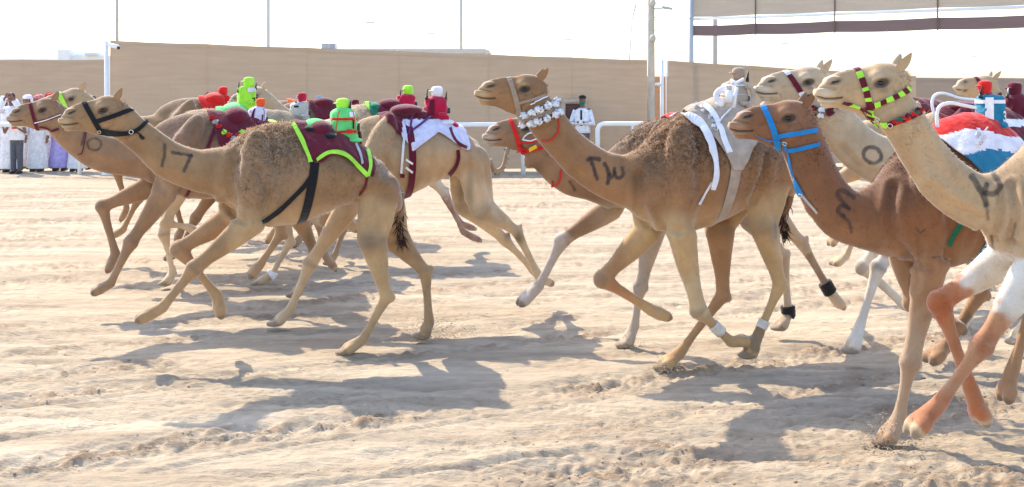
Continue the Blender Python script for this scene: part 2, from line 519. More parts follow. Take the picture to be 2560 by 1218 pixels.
class Camel:
    def __init__(s, spec, off=(0, 0, 0), **kw):
        s.sp = dict(spec); s.sp.update(kw)
        sp = s.sp
        s.th = math.radians(sp['yaw'])
        x0, d0 = sp['ref']
        s.A = np.array([(x0 - CX) / F * d0, d0])
        s.n = Vector((math.sin(s.th), -math.cos(s.th), 0))       # towards the camera
        s.hd = Vector((math.cos(s.th), math.sin(s.th), 0))       # towards the tail
        s.off = Vector(off)
        s.up = Vector((0, 0, 1))
    def P(s, px, py, w=0.0):
        rx = (px - CX) / F
        Y = (w + s.A[0] * math.sin(s.th) - s.A[1] * math.cos(s.th)) / (rx * math.sin(s.th) - math.cos(s.th))
        return Vector((rx * Y, Y, CAMH - (py - HY) / F * Y)) + s.off
    def Q(s, px, py, w=0.0):
        rx = (px - CX) / F
        ax, ay = s.A[0] + s.off.x, s.A[1] + s.off.y
        Y = (w + ax * math.sin(s.th) - ay * math.cos(s.th)) / (rx * math.sin(s.th) - math.cos(s.th))
        return Vector((rx * Y, Y, CAMH - (py - HY) / F * Y))
    def px(s, V):
        W = V - np.array(s.off)
        return CX + F * W[:, 0] / W[:, 1], HY - F * (W[:, 2] - CAMH) / W[:, 1]
    def planepx(s, V):
        W = V - np.array(s.off)
        w = (W[:, 0] - s.A[0]) * s.n[0] + (W[:, 1] - s.A[1]) * s.n[1]
        W = W - w[:, None] * np.array(s.n)[None]
        return CX + F * W[:, 0] / W[:, 1], HY - F * (W[:, 2] - CAMH) / W[:, 1], w
    def sc(s, p):
        return (p - s.off).y / F          # metres per photo pixel at that depth

    # ---- head frame
    def head_frame(s):
        lx, ly, L, rot = s.sp['head']
        r = math.radians(rot)
        poll = s.P(lx + L * math.cos(r), ly - L * math.sin(r))
        hy = math.radians(s.sp.get('head_yaw', s.sp['yaw']))
        hd = Vector((math.cos(hy), math.sin(hy), 0))
        nn = Vector((math.sin(hy), -math.cos(hy), 0))
        # lip: intersect the lip ray with the head's own vertical plane through the poll
        rx = (lx - CX) / F
        q = poll - s.off
        Y = (q.x * nn.x + q.y * nn.y) / (rx * nn.x + nn.y)
        lip = Vector((rx * Y, Y, CAMH - (ly - HY) / F * Y)) + s.off
        vec = poll - lip
        Lm = vec.length
        eu = vec.normalized()
        ev = nn.cross(eu).normalized()
        if ev.z < 0: ev = -ev
        s.Ls = L * s.sc(lip)          # metric length seen face-on
        s.hl, s.eu, s.ev, s.en, s.Lu = lip, eu, ev, nn, Lm
        s.Lv = s.Ls
    def hp(s, u, v, w=0.0):
        return s.hl + s.eu * (u * s.Lu) + s.ev * (v * s.Lv) + s.en * (w * s.Ls)
    def huv(s, V):
        D = V - np.array(s.hl)
        return D @ np.array(s.eu) / s.Lu, D @ np.array(s.ev) / s.Lv, D @ np.array(s.en) / s.Ls

    # ---- body
    def build(s, root_name='camel', label='', group=None, voxel=0.012, fuzz=0):
        sp = s.sp
        mb = MB()
        n, up = np.array(s.n), np.array(s.up)
        # torso
        sl = catmull(sp['torso'], 46)
        R = []
        for (x, yt, yb, hw) in sl:
            T, B = np.array(s.P(x, yt)), np.array(s.P(x, yb))
            c, h = (T + B) / 2, abs(T[2] - B[2]) / 2
            ring = []
            for a in np.linspace(0, 2 * math.pi, 32, endpoint=False):
                sn, cs = math.sin(a), math.cos(a)
                wf = 1 - 0.42 * max(0, sn) ** 1.6 + 0.05 * (1 - abs(sn))
                ring.append(c + up * (h * sn) + n * (max(hw, 0.02) * cs * wf))
            R.append(ring)
        mb.rings(R)
        # neck
        nk = catmull(sp['neck'], 30)
        C = [np.array(s.P(x, y)) for x, y, r in nk]
        s.head_frame()
        s.neckC = C
        R = []
        lat = sp.get('neck_lat', 0.62)
        for i in range(len(C)):
            t = C[min(i + 1, len(C) - 1)] - C[max(i - 1, 0)]
            t /= np.linalg.norm(t)
            N = np.cross(t, n); N /= np.linalg.norm(N)
            r = nk[i][2] * s.sc(Vector(C[i]))
            f = i / (len(C) - 1)
            l = lat + 0.10 * max(0, 1 - f * 5) + 0.22 * max(0, f - 0.6)
            R.append([C[i] + N * (r * math.cos(a)) + n * (r * l * math.sin(a)) for a in np.linspace(0, 2 * math.pi, 24, endpoint=False)])
        mb.rings(R)
        # head
        us = np.concatenate([np.linspace(-0.01, 0.16, 10), np.linspace(0.2, 1.07, 22)])
        ht = np.interp(us, *zip(*HEAD_TOP)); hb = np.interp(us, *zip(*HEAD_BOT)); hw = np.interp(us, *zip(*HEAD_WID))
        R = []
        for u, t, b, w in zip(us, ht, hb, hw):
            c, h = (t + b) / 2, (t - b) / 2 * 1.08 + 0.006
            ring = []
            for a in np.linspace(0, 2 * math.pi, 24, endpoint=False):
                sn, cs = math.sin(a), math.cos(a)
                f = 1.0
                if u > 0.35: f = 1 - 0.30 * max(0, -sn) ** 1.5          # narrow jaw
                if u < 0.62: f *= 1 - 0.28 * max(0, sn) ** 2            # narrow nose bridge
                ring.append(np.array(s.hp(u, c + h * sn, 1.12 * w * cs * f)))
            R.append(ring)
        mb.rings(R)
        E = lambda u, v, w, a, b, c: mb.ellipsoid(s.hp(u, v, w), s.eu * (a * s.Lu), s.en * (c * s.Ls), s.ev * (b * s.Lv))
        for sd_ in (-1, 1):
            E(0.70, 0.175, 0.105 * sd_, 0.105, 0.085, 0.065)     # brow
            E(0.715, 0.06, 0.11 * sd_, 0.13, 0.10, 0.045)        # cheek bone
            E(0.80, -0.08, 0.10 * sd_, 0.16, 0.15, 0.045)        # jaw muscle
            E(0.19, 0.125, 0.068 * sd_, 0.092, 0.062, 0.042)    # nostril flare
            E(0.055, 0.008, 0.036 * sd_, 0.076, 0.070, 0.052)     # split upper lip
        E(0.145, -0.108, 0, 0.10, 0.074, 0.084)                    # chin
        # legs
        s.legs = []
        for (kind, side, pts) in sp['legs']:
            Rr = FRONT_R if kind == 'f' else HIND_R
            ws = (0.155, 0.150, 0.125, 0.11, 0.11) if kind == 'f' else (0.13, 0.165, 0.14, 0.12, 0.12)
            k = sp.get('leg_k', 0.96)
            J = [np.array(s.P(x, y, side * w)) for (x, y), w in zip(pts, ws)]
            s.legs.append((kind, side, J))
            t0_ = (J[1] - J[0]) / np.linalg.norm(J[1] - J[0]); n0_ = np.cross(t0_, n)
            mb.ellipsoid(J[0], n0_ * (Rr[0][0][1] * k), n * (Rr[0][0][1] * k * 0.55), t0_ * (Rr[0][0][1] * k * 0.8))
            if kind == 'f':
                wt = np.array(s.P(sp['torso'][3][0], sp['torso'][3][1], side * 0.10))
                a0 = J[1] * 0.35 + J[0] * 0.65
                mid = a0 * 0.5 + wt * 0.5; v_ = wt - a0; Lv_ = np.linalg.norm(v_)
                cc_ = mid + n * side * 0.085
                mb.ellipsoid(cc_, np.cross(v_ / Lv_, n) * 0.12, n * 0.10, v_ * 0.48)
            for g in range(3):
                a, b = J[g], J[g + 1]
                t = b - a; Ls = np.linalg.norm(t); t /= Ls
                N = np.cross(t, n); N /= np.linalg.norm(N)
                B = np.cross(N, t)
                lt = {('f', 0): 0.60, ('h', 0): 0.52, ('h', 1): 0.78, ('f', 1): 0.80}.get((kind, g), 0.9)
                RR = []
                for f in np.linspace(-0.02, 1.02, 16):
                    r = np.interp(f, *zip(*Rr[g])) * k
                    # calf/forearm bulges to the rear
                    o = 0.0
                    RR.append([a + t * (f * Ls) + N * (r * math.cos(q) + o) + B * (r * lt * math.sin(q)) for q in np.linspace(0, 2 * math.pi, 16, endpoint=False)])
                mb.rings(RR)
                if g < 2:
                    r = Rr[g][-1][1] * k * 1.0
                    lt2 = 0.66 if g == 0 else 0.92
                    mb.ellipsoid(b, N * r, B * (r * lt2), t * r)
            if kind == 'h':   # point of hock
                a, b, c = J[1], J[2], J[3]
                back = (b - a) / np.linalg.norm(b - a) + (b - c) / np.linalg.norm(b - c)
                bl = np.linalg.norm(back)
                if bl > 0.05:
                    back /= bl
                    mb.ellipsoid(b + back * 0.035 * k, up * 0.05 * k, n * 0.04 * k, back * 0.045 * k)
            # foot
            Fk, T = J[3], J[4]
            t = T - Fk; Lf = np.linalg.norm(t); t /= Lf
            N = np.cross(t, n); N /= np.linalg.norm(N)
            if kind == 'x': pass
            RR = []
            for f, r, l in [(-0.05, .045, .95), (.15, .048, 1.0), (.4, .050, 1.15), (.6, .054, 1.35), (.75, .05, 1.45)]:
                RR.append([Fk + t * (f * Lf) + N * (r * k * math.cos(q)) + n * (r * k * l * math.sin(q)) for q in np.linspace(0, 2 * math.pi, 14, endpoint=False)])
            mb.rings(RR)
            if T[2] < 0.13 and t[2] < -0.15:
                fwd = -np.array(s.hd)
                mb.ellipsoid(T + fwd * 0.015 + np.array([0, 0, -0.012]), fwd * 0.088 * k, n * 0.082 * k, up * 0.030 * k)
            for e in (-1, 1):
                mb.ellipsoid(Fk + t * (Lf * 0.78) + n * (0.042 * k * e), N * (0.046 * k), n * (0.044 * k), t * max(0.075 * k, Lf * 0.30))
                mb.ellipsoid(Fk + t * (Lf * 0.97) + n * (0.040 * k * e), N * (0.034 * k), n * (0.034 * k), t * 0.045 * k)
        for e in sp.get('lumps', []):      # extra flesh: (x, y, w, rx_px, ry_px, rw_m)
            c = s.P(e[0], e[1], e[2]); q = s.sc(c)
            mb.ellipsoid(c, s.hd * (e[3] * q), s.n * e[5], s.up * (e[4] * q))
        me = remeshed(mb, voxel, 3, 'body')
        # refine the head and any painted area
        bm = bmesh.new(); bm.from_mesh(me)
        V = verts_np(me)
        u, v, w = s.huv(V)
        pxx, pyy = s.px(V)
        sel = (u > -0.1) & (u < 1.0) & (np.abs(v) < 0.45) & (np.abs(w) < 0.3)
        for st in sp.get('strokes', []):
            q = np.array(st[0]); m = 22
            sel |= (pxx > q[:, 0].min() - m) & (pxx < q[:, 0].max() + m) & (pyy > q[:, 1].min() - m) & (pyy < q[:, 1].max() + m)
        if voxel < 0.0155:
            bm.verts.ensure_lookup_table()
            ed = [e for e in bm.edges if sel[e.verts[0].index] and sel[e.verts[1].index]]
            bmesh.ops.subdivide_edges(bm, edges=ed, cuts=1, use_grid_fill=True, smooth=0.3)
            bm.verts.ensure_lookup_table()
            q = np.array([tuple(v.co) for v in bm.verts])
            u_, v_, w_ = s.huv(q)
            bm.verts.index_update()
            fine = (np.abs(v_) < 0.35) & (np.abs(w_) < 0.3) & (((u_ > -0.08) & (u_ < 0.42)) | ((u_ > 0.58) & (u_ < 0.86) & (v_ > 0.0) & (v_ < 0.25)))
            ed = [e for e in bm.edges if fine[e.verts[0].index] and fine[e.verts[1].index]]
            bmesh.ops.subdivide_edges(bm, edges=ed, cuts=1, use_grid_fill=True, smooth=0.3)
            bm.to_mesh(me)
        bm.free()
        me.update()
        V = verts_np(me); Nn = normals_np(me)
        # ---- facial relief
        u, v, w = s.huv(V)
        L = s.Ls
        inh = (u > -0.15) & (u < 1.1) & (np.abs(v) < 0.5) & (np.abs(w) < 0.3)
        mouth = np.array([(0.0, -0.045), (0.10, -0.068), (0.20, -0.068), (0.29, -0.058)])
        dm = seg_dist(np.stack([u, v], 1), mouth)
        mk = inh * np.exp(-(dm / 0.0115) ** 2) * (np.abs(w) > 0.02)
        nos = inh * np.exp(-((((u - 0.215) * 0.94 + (v - 0.122) * 0.34) / 0.058) ** 2 + ((-(u - 0.215) * 0.34 + (v - 0.122) * 0.94) / 0.019) ** 2))
        eye = inh * np.exp(-(((u - 0.715) / 0.060) ** 2 + ((v - 0.112) / 0.040) ** 2))
        rim = inh * (np.exp(-((np.sqrt(((u - 0.215) / 0.085) ** 2 + ((v - 0.125) / 0.048) ** 2) - 1.0) / 0.28) ** 2)) * (u < 0.4)
        lidr = inh * np.exp(-((np.sqrt(((u - 0.715) / 0.092) ** 2 + ((v - 0.112) / 0.066) ** 2) - 1.0) / 0.22) ** 2)
        fold = inh * (np.exp(-(seg_dist(np.stack([u, v], 1), np.array([(0.80, 0.10), (0.88, 0.0), (0.86, -0.14), (0.74, -0.20)])) / 0.022) ** 2)
                      + 0.8 * np.exp(-(seg_dist(np.stack([u, v], 1), np.array([(0.36, 0.02), (0.48, 0.06), (0.60, 0.04)])) / 0.018) ** 2)
                      + 0.7 * np.exp(-(seg_dist(np.stack([u, v], 1), np.array([(0.30, -0.055), (0.35, -0.085), (0.36, -0.125)])) / 0.014) ** 2)) * (np.abs(w) > 0.03)
        lipn = inh * (np.exp(-(seg_dist(np.stack([u, v], 1), np.array([(-0.01, 0.062), (0.08, 0.066), (0.16, 0.052), (0.22, 0.04)])) / 0.014) ** 2)
                      + 0.7 * np.exp(-(seg_dist(np.stack([u, v], 1), np.array([(0.05, -0.125), (0.13, -0.118), (0.22, -0.125)])) / 0.016) ** 2))
        bulge = inh * (0.9 * np.exp(-((u - 0.10) / 0.09) ** 2 - ((v + 0.012) / 0.030) ** 2) + 0.8 * np.exp(-((u - 0.13) / 0.08) ** 2 - ((v + 0.098) / 0.022) ** 2))
        V = V - Nn * (lipn * 0.020 * L - bulge * 0.020 * L)[:, None]
        V = V - Nn * (mk * 0.034 * L + nos * 0.075 * L + eye * 0.045 * L + fold * 0.014 * L - rim * 0.012 * L - lidr * 0.014 * L)[:, None]
        # ---- wool relief
        X, Y, wl = s.planepx(V)
        wool = np.zeros(len(V))
        for (bx, by, rx, ry, a) in sp.get('wool', []):
            wool = np.maximum(wool, a * np.exp(-(((X - bx) / rx) ** 2 + ((Y - by) / ry) ** 2) ** 1.5))
        u2, v2, w2 = s.huv(V)
        wool *= 1 - inh * (u2 < 0.93)
        wool = np.maximum(wool, 0.75 * np.exp(-((u2 - 1.03) / 0.10) ** 2 - ((v2 - 0.16) / 0.14) ** 2) * (np.abs(w2) < 0.25))     # tuft behind the ears
        wool = np.maximum(wool, 0.55 * np.exp(-((u2 - 1.05) / 0.16) ** 2 - ((v2 + 0.36) / 0.12) ** 2) * (np.abs(w2) < 0.25))    # throat hair
        nz = 1 - 2.2 * np.abs(fbm(V * np.array([[17, 17, 19]]) + 0.4 * fbm(V * 40, 1, 6)[:, None], 2, 3, 0.55))
        V = V + Nn * (wool * 0.011 * nz)[:, None]
        pcx, pcy = s.px(V)
        cdv = np.array([0, 0, CAMH]) + np.array(s.off) - V
        fcg = (Nn * cdv).sum(1) > 0
        for (pts, wd, dep) in sp.get('creases', []):
            dd = seg_dist(np.stack([pcx, pcy], 1), catmull(pts, 24))
            g = np.exp(-(dd / wd) ** 2) - 0.55 * np.exp(-((dd - 2.2 * wd) / wd) ** 2)
            V = V - Nn * (fcg * 1.6 * dep * g)[:, None]
        # soft body lumps (muscle, ribs)
        V = V + Nn * ((1 - inh) * 0.006 * fbm(V * 5.0, 2, 8))[:, None]
        tor = sp['torso']
        fx = (X - tor[3][0]) / (tor[-4][0] - tor[3][0])
        yt_ = np.interp(X, [a[0] for a in tor], [a[1] for a in tor]); yb_ = np.interp(X, [a[0] for a in tor], [a[2] for a in tor])
        rl = (Y - yt_) / np.maximum(yb_ - yt_, 30)
        ribs = sm(0.15, 0.4, fx) * sm(1.05, 0.8, fx) * sm(0.25, 0.5, rl) * sm(1.0, 0.8, rl) * (V[:, 2] > 0.9)
        V = V + Nn * (ribs * 0.0045 * np.sin(fx * 34 + rl * 2.5))[:, None]
        set_verts(me, V)
        Nn = normals_np(me)
        # ---- coat colour
        base, back, pale = (np.array(c) for c in sp['coat'])
        ytop = np.interp(X, [a[0] for a in sp['torso']], [a[1] for a in sp['torso']])
        ybot = np.interp(X, [a[0] for a in sp['torso']], [a[2] for a in sp['torso']])
        rel = (Y - ytop) / np.maximum(ybot - ytop, 30)
        big = fbm(V * 3.0, 3, 14)
        Cc = np.repeat(base[None], len(V), 0)
        tb = np.clip(1 - sm(0.15, 0.75, rel + 0.22 * big), 0, 1)
        intor = sm(sp['torso'][0][0] - 10, sp['torso'][1][0] + 20, X)
        Cc = mixc(Cc, back * 0.92, tb * intor * 0.95)
        Cc = mixc(Cc, back, wool * 0.30)
        Cc = mixc(Cc, pale, sm(0.70, 1.08, rel + 0.14 * big) * intor * 0.9)
        # legs paler towards the feet
        Cc = mixc(Cc, pale, sm(0.95, 0.35, V[:, 2] + 0.10 * big) * 0.42)
        streak = fbm(V * np.array([[30, 30, 13]]), 3, 91, 0.65)
        blot = fbm(V * 7.0, 3, 93, 0.6)
        Cc = Cc * (1 + 0.22 * big + 0.16 * nz * wool + 0.11 * streak + 0.20 * blot)[:, None] * np.array([[0.88, 0.835, 0.77]])
        # face; shading under the jaw and in creases is put into the colour
        dk = np.array([0.05, 0.035, 0.025])
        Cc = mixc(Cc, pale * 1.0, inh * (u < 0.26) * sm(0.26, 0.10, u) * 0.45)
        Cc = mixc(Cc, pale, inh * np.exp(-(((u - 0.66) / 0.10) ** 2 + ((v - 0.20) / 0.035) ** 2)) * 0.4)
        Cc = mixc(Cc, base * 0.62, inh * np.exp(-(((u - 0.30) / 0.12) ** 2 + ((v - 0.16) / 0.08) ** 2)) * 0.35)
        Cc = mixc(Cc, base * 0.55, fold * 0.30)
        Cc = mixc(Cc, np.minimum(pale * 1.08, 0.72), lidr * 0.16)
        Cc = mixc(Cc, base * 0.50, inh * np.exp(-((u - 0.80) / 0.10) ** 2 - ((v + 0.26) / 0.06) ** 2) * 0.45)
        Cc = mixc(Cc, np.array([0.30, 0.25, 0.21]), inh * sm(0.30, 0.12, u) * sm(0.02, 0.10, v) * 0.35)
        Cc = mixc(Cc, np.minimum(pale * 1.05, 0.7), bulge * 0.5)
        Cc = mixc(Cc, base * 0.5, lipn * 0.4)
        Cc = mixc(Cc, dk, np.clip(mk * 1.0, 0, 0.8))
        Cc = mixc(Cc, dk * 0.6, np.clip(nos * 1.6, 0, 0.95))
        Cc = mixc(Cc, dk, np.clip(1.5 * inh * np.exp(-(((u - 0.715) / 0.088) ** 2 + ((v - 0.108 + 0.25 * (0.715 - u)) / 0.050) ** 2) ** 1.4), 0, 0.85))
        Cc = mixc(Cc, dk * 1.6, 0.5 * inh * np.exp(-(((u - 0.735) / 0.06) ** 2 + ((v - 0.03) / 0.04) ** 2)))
        for (bx, by, rx, ry, col, a) in sp.get('blobs', []):
            g = np.exp(-(((X - bx) / rx) ** 2 + ((Y - by) / ry) ** 2) + 0.5 * big * 0.6)
            Cc = mixc(Cc, np.array(col), np.clip(g * a, 0, 1))
        # leg paint: (leg index, from, to, colour, amount) along shoulder=0 elbow=1 knee=2 fetlock=3 toe=4
        for (li, a, b, col, am) in sp.get('legpaint', []):
            par, dist = chain_param(V, s.legs[li][2])
            lim = 0.17 if b > 1.2 else 0.22
            jag = 0.06 * vnoise(V * 22, 5)
            m = (dist < lim) * sm(a - 0.07, a + 0.07, par + 1.6 * jag) * sm(b + 0.07, b - 0.07, par + 1.6 * jag) * (0.80 + 0.45 * fbm(V * 11, 3, 29))
            Cc = mixc(Cc, np.array(col) * (1 + 0.18 * fbm(V * 12, 2, 19))[:, None], m * am)
        for li in range(len(s.legs)):
            kind, side, J = s.legs[li]
            par, dist = chain_param(V, J)
            Cc = mixc(Cc, np.array([0.11, 0.085, 0.065]), (dist < 0.12) * sm(3.92, 4.03, par) * 0.6)        # toe nails and pad rim
            if kind == 'f':
                Cc = mixc(Cc, np.array([0.16, 0.12, 0.09]), (dist < 0.13) * np.exp(-((par - 2.0) / 0.045) ** 2) * 0.40 * (0.5 + 0.5 * np.sign(big)))
            else:
                Cc = mixc(Cc, np.array([0.14, 0.11, 0.085]), (dist < 0.2) * np.exp(-((par - 1.05) / 0.10) ** 2) * 0.35)
            if side < 0: continue
        px_, py_ = s.px(V)
        cdir = np.array([0, 0, CAMH]) + np.array(s.off) - V
        facing = (Nn * cdir).sum(1) > 0
        for (pts, wd, col, a) in sp.get('strokes', []):
            dd = seg_dist(np.stack([px_, py_], 1), catmull(pts, 40) if len(pts) > 2 else np.array(pts, float))
            dd = dd + 1.6 * vnoise(V * 60, 77)
            m = sm(wd * 0.5 + 2.2, wd * 0.5 - 2.2, dd) * facing * (wl > -0.05) * inv_leg(V, s)
            Cc = mixc(Cc, np.array(col), m * a * (0.85 + 0.15 * vnoise(V * 30, 78)))
        Cc = np.clip(Cc, 0.004, 0.9)
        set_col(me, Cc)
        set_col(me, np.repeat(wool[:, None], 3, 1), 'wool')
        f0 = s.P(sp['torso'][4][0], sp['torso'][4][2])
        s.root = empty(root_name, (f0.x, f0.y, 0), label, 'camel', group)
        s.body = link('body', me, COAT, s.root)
        s.me, s.V, s.N, s.C, s.wool = me, V, Nn, Cc, wool
        s.bvh = BVHTree.FromPolygons([Vector(v) for v in V], [tuple(p.vertices) for p in me.polygons])
        s.eyes(); s.ears(); s.tail()
        if fuzz: s.fuzz(int(fuzz * 1.1))
        return s
    def eyes(s):
        for e in (1, -1):
            h = s.hp(0.715, 0.108, 0.4 * e)
            loc, nor, i, d = s.bvh.ray_cast(h, -s.en * e, 1.0)
            if loc is None: loc = s.hp(0.715, 0.108, 0.12 * e)
            c = loc - s.en * (e * 0.017 * s.Ls)
            m = MB().ellipsoid(c, s.eu * (0.056 * s.Lu) - s.ev * (0.008 * s.Lv), s.en * (0.042 * s.Ls), s.ev * (0.037 * s.Lv), 16, 10)
            m.build('eye', EYE, s.root)
            # heavy upper lid with lashes
            lid = MB()
            R = []
            for a in np.linspace(0.15, math.pi - 0.15, 11):
                q = c + s.eu * (0.054 * s.Lu * math.cos(a)) + s.ev * (0.040 * s.Lv * math.sin(a)) + s.en * (e * 0.018 * s.Ls)
                R.append([q + s.ev * (0.012 * s.Lv * math.cos(b)) + s.en * (0.016 * s.Ls * math.sin(b)) for b in np.linspace(0, 2 * math.pi, 6, endpoint=False)])
            lid.rings(R)
            lid.build('eyelid', s.coatmat(0.55), s.root)
    def coatmat(s, k):
        c = tuple(float(x) * k for x in s.sp['coat'][0])
        return mat('coat_%.3f_%.3f_%.3f' % c, c, 0.85, var=0.12, scale=30, sheen=0.3, trans=0.12)
    def ears(s):
        for e in (1, -1):
            b0 = s.hp(0.945, 0.262, 0.105 * e)
            axis = (s.ev * 1.0 + s.eu * 0.34 + s.en * (0.42 * e)).normalized()
            side = (s.en * (0.9 * e) - s.eu * 0.55).normalized()
            side = (side - axis * side.dot(axis)).normalized()
            fr = axis.cross(side)
            Le = 0.215 * s.Ls
            R = []
            for f in np.linspace(-0.12, 1, 11):
                wd = 0.066 * s.Ls * (math.sin(math.pi * min(1, max(0.0, (f + 0.28) / 1.3)) ** 0.85) ** 0.8 + 0.05)
                c = b0 + axis * (Le * f) + s.eu * (0.03 * s.Ls * f * f)
                ring = []
                for a in np.linspace(0, 2 * math.pi, 14, endpoint=False):
                    sn, cs = math.sin(a), math.cos(a)
                    depth = 0.42 * wd * sn
                    if sn > 0: depth = -0.10 * wd * sn      # hollow front
                    ring.append(c + (s.eu * 0.9 + s.en * 0.2 * e) * (wd * cs) + side * (depth * 1.0))
                R.append(ring)
            m = MB().rings(R)
            m.build('ear', s.coatmat(0.95), s.root)
    def tail(s):
        t = s.sp.get('tail')
        if not t: return
        pts = [np.array(s.P(x, y, 0.02)) for x, y in catmull([(a, b) for a, b in t['pts']], 14)]
        m = MB().tube(pts, list(np.linspace(0.032, 0.014, 14)), 8)
        tl = m.build('tail', s.coatmat(0.8), s.root)
        hair = MB()
        for i in range(t.get('n', 160)):
            f = random.uniform(t.get('from', 0.35), 1)
            i0 = f * 13; k = min(int(i0), 12)
            p = pts[k] + (pts[k + 1] - pts[k]) * (i0 - k)
            d = (pts[k + 1] - pts[k]); d /= np.linalg.norm(d)
            d = d + np.array([random.gauss(0, .35), random.gauss(0, .35), random.gauss(-0.1, .3)])
            d /= np.linalg.norm(d)
            ln = random.uniform(0.05, 0.14) * t.get('len', 1)
            sdv = np.cross(d, [0.3, 1, 0.2]); sdv /= np.linalg.norm(sdv)
            wv = sdv * random.uniform(0.002, 0.006)
            mid = p + d * ln * 0.5 + np.array([random.gauss(0, .008), 0, random.gauss(0, .008)])
            hair.add([p - wv, p + wv, mid + wv * 0.8, mid - wv * 0.8, p + d * ln], [(0, 1, 2, 3), (3, 2, 4)])
        c = t.get('col', (0.05, 0.025, 0.015))
        tag(hair.build('tail_tuft', mat('tail_hair_%.2f_%.2f' % c[:2], c, 0.7, trans=0.25), tl, smooth=False), kind='stuff')
    def fuzz(s, count):
        """short coat hairs standing off the skin, longer curly ones on the woolly parts"""
        me = s.me
        np_ = len(me.polygons)
        ar = np.empty(np_, np.float32); me.polygons.foreach_get('area', ar)
        ls = np.empty(np_, np.int32); me.polygons.foreach_get('loop_start', ls)
        vi = np.empty(len(me.loops), np.int32); me.loops.foreach_get('vertex_index', vi)
        v0 = vi[ls]
        u, v, w = s.huv(s.V)
        face = ((u > -0.1) & (u < 0.9) & (np.abs(v) < 0.4) & (np.abs(w) < 0.3))
        low = s.V[:, 2] < 0.75
        pw = ar * (0.6 + 0.7 * s.wool[v0]) * (1 + 1.6 * np.clip(s.N[v0][:, 2], 0, 1)) * np.where(face[v0], 0.25, 1) * np.where(low[v0], 0.5, 1)
        pick = rng.choice(np_, count, p=pw / pw.sum())
        a = v0[pick]
        P = s.V[a] + rng.normal(0, 0.004, (count, 3))
        N = s.N[a]
        wl = s.wool[a]
        flow = np.array(s.hd)[None] * 0.5 + np.array([[0, 0, -0.9]])
        flow = flow - N * (flow * N).sum(1)[:, None]
        ln = (0.0105 + 0.010 * wl) * rng.uniform(0.6, 1.4, count)
        D = N * (0.58 + 0.35 * wl)[:, None] + flow * 0.55 * (1 - 0.6 * wl)[:, None] + rng.normal(0, 1, (count, 3)) * (0.12 + 0.46 * wl)[:, None]
        D /= np.linalg.norm(D, axis=1)[:, None]
        S = np.cross(D, rng.normal(0, 1, (count, 3))); S /= np.linalg.norm(S, axis=1)[:, None]
        hw = (0.0015 + 0.0018 * wl)[:, None]
        bsv = P - N * 0.003
        VV = np.stack([bsv - S * hw, bsv + S * hw, bsv + D * ln[:, None]], 1).reshape(-1, 3)
        CC = np.repeat(s.C[a] * rng.uniform(1.0, 1.55, (count, 1)) * np.array([[0.94, 1.0, 1.08]]), 3, 0)  # hairs lighter than the coat, backlit rim glow put into their colour
        m2 = bpy.data.meshes.new('coat_hair')
        m2.vertices.add(len(VV)); m2.vertices.foreach_set('co', VV.astype(np.float32).ravel())
        m2.loops.add(count * 3); m2.loops.foreach_set('vertex_index', np.arange(count * 3, dtype=np.int32))
        m2.polygons.add(count); m2.polygons.foreach_set('loop_start', (np.arange(count) * 3).astype(np.int32))
        m2.update(calc_edges=True)
        set_col(m2, np.clip(CC, 0, 0.74))
        tag(link('coat_hair', m2, FUZZ, s.root, smooth=False), kind='stuff')

    # ---- tack
    def hit(s, px, py, lift=0.01):
        o = Vector((0, 0, CAMH)) + s.off
        d = Vector(((px - CX) / F, 1, -(py - HY) / F)).normalized()
        loc, nor, i, dist = s.bvh.ray_cast(o, d, 200)
        if loc is None:
            loc, nor, i, dist = s.bvh.find_nearest(s.P(px, py, 0.12))
        if nor.dot(d) > 0: nor = -nor
        return loc + nor * lift, nor
    def mirror(s, p):
        q = p - s.off
        w = (q.x - s.A[0]) * s.n.x + (q.y - s.A[1]) * s.n.y
        return p - s.n * (2 * w)
    def strap(s, name, pts, width, m, both=True, thick=0.006, parent=None, lift=0.010, seg=None, head=False):
        """flat webbing lying on the near side along photo points, with its twin on the far side"""
        D = dense(catmull(pts, max(4 * len(pts), 8)) if len(pts) > 2 else pts, 5.0)
        mb = MB()
        def ribbon(L, Rr, Nn, mi_of):
            nonlocal mb
            R = [[l, r, r + n_ * thick, l + n_ * thick] for l, r, n_ in zip(L, Rr, Nn)]
            k = len(R)
            V = [v for r in R for v in r]
            for i in range(k - 1):
                mi = mi_of(i / max(k - 1, 1))
                b = i * 4
                mb.add([V[b + j] for j in range(8)], [(0, 1, 5, 4), (1, 2, 6, 5), (2, 3, 7, 6), (3, 0, 4, 7)] + ([(0, 3, 2, 1)] if i == 0 else []) + ([(4, 5, 6, 7)] if i == k - 2 else []), mi)
        Lp, Rp, Np = [], [], []
        wd = width if callable(width) else (lambda f: width)
        for i, p in enumerate(D):
            t = D[min(i + 1, len(D) - 1)] - D[max(i - 1, 0)]
            t = t / (np.linalg.norm(t) + 1e-9)
            o = np.array([-t[1], t[0]]) * wd(i / (len(D) - 1)) / 2
            c, nn = s.hit(p[0], p[1], lift)
            a, _ = s.hit(p[0] + o[0], p[1] + o[1], lift)
            b, _ = s.hit(p[0] - o[0], p[1] - o[1], lift)
            mx = (wd(0) * 1.7) * s.sc(c)
            if (a - c).length > mx: a = c + (a - c).normalized() * mx * 0.5
            if (b - c).length > mx: b = c + (b - c).normalized() * mx * 0.5
            Lp.append(a); Rp.append(b); Np.append(nn)
        for _ in range(3):
            Lp = smooth_path(Lp); Rp = smooth_path(Rp); Np = [v.normalized() for v in smooth_path(Np)]
        fn = seg or (lambda f: 0)
        ribbon(Lp, Rp, Np, fn)
        near = mb.build(name, m, parent or s.root, smooth=False)
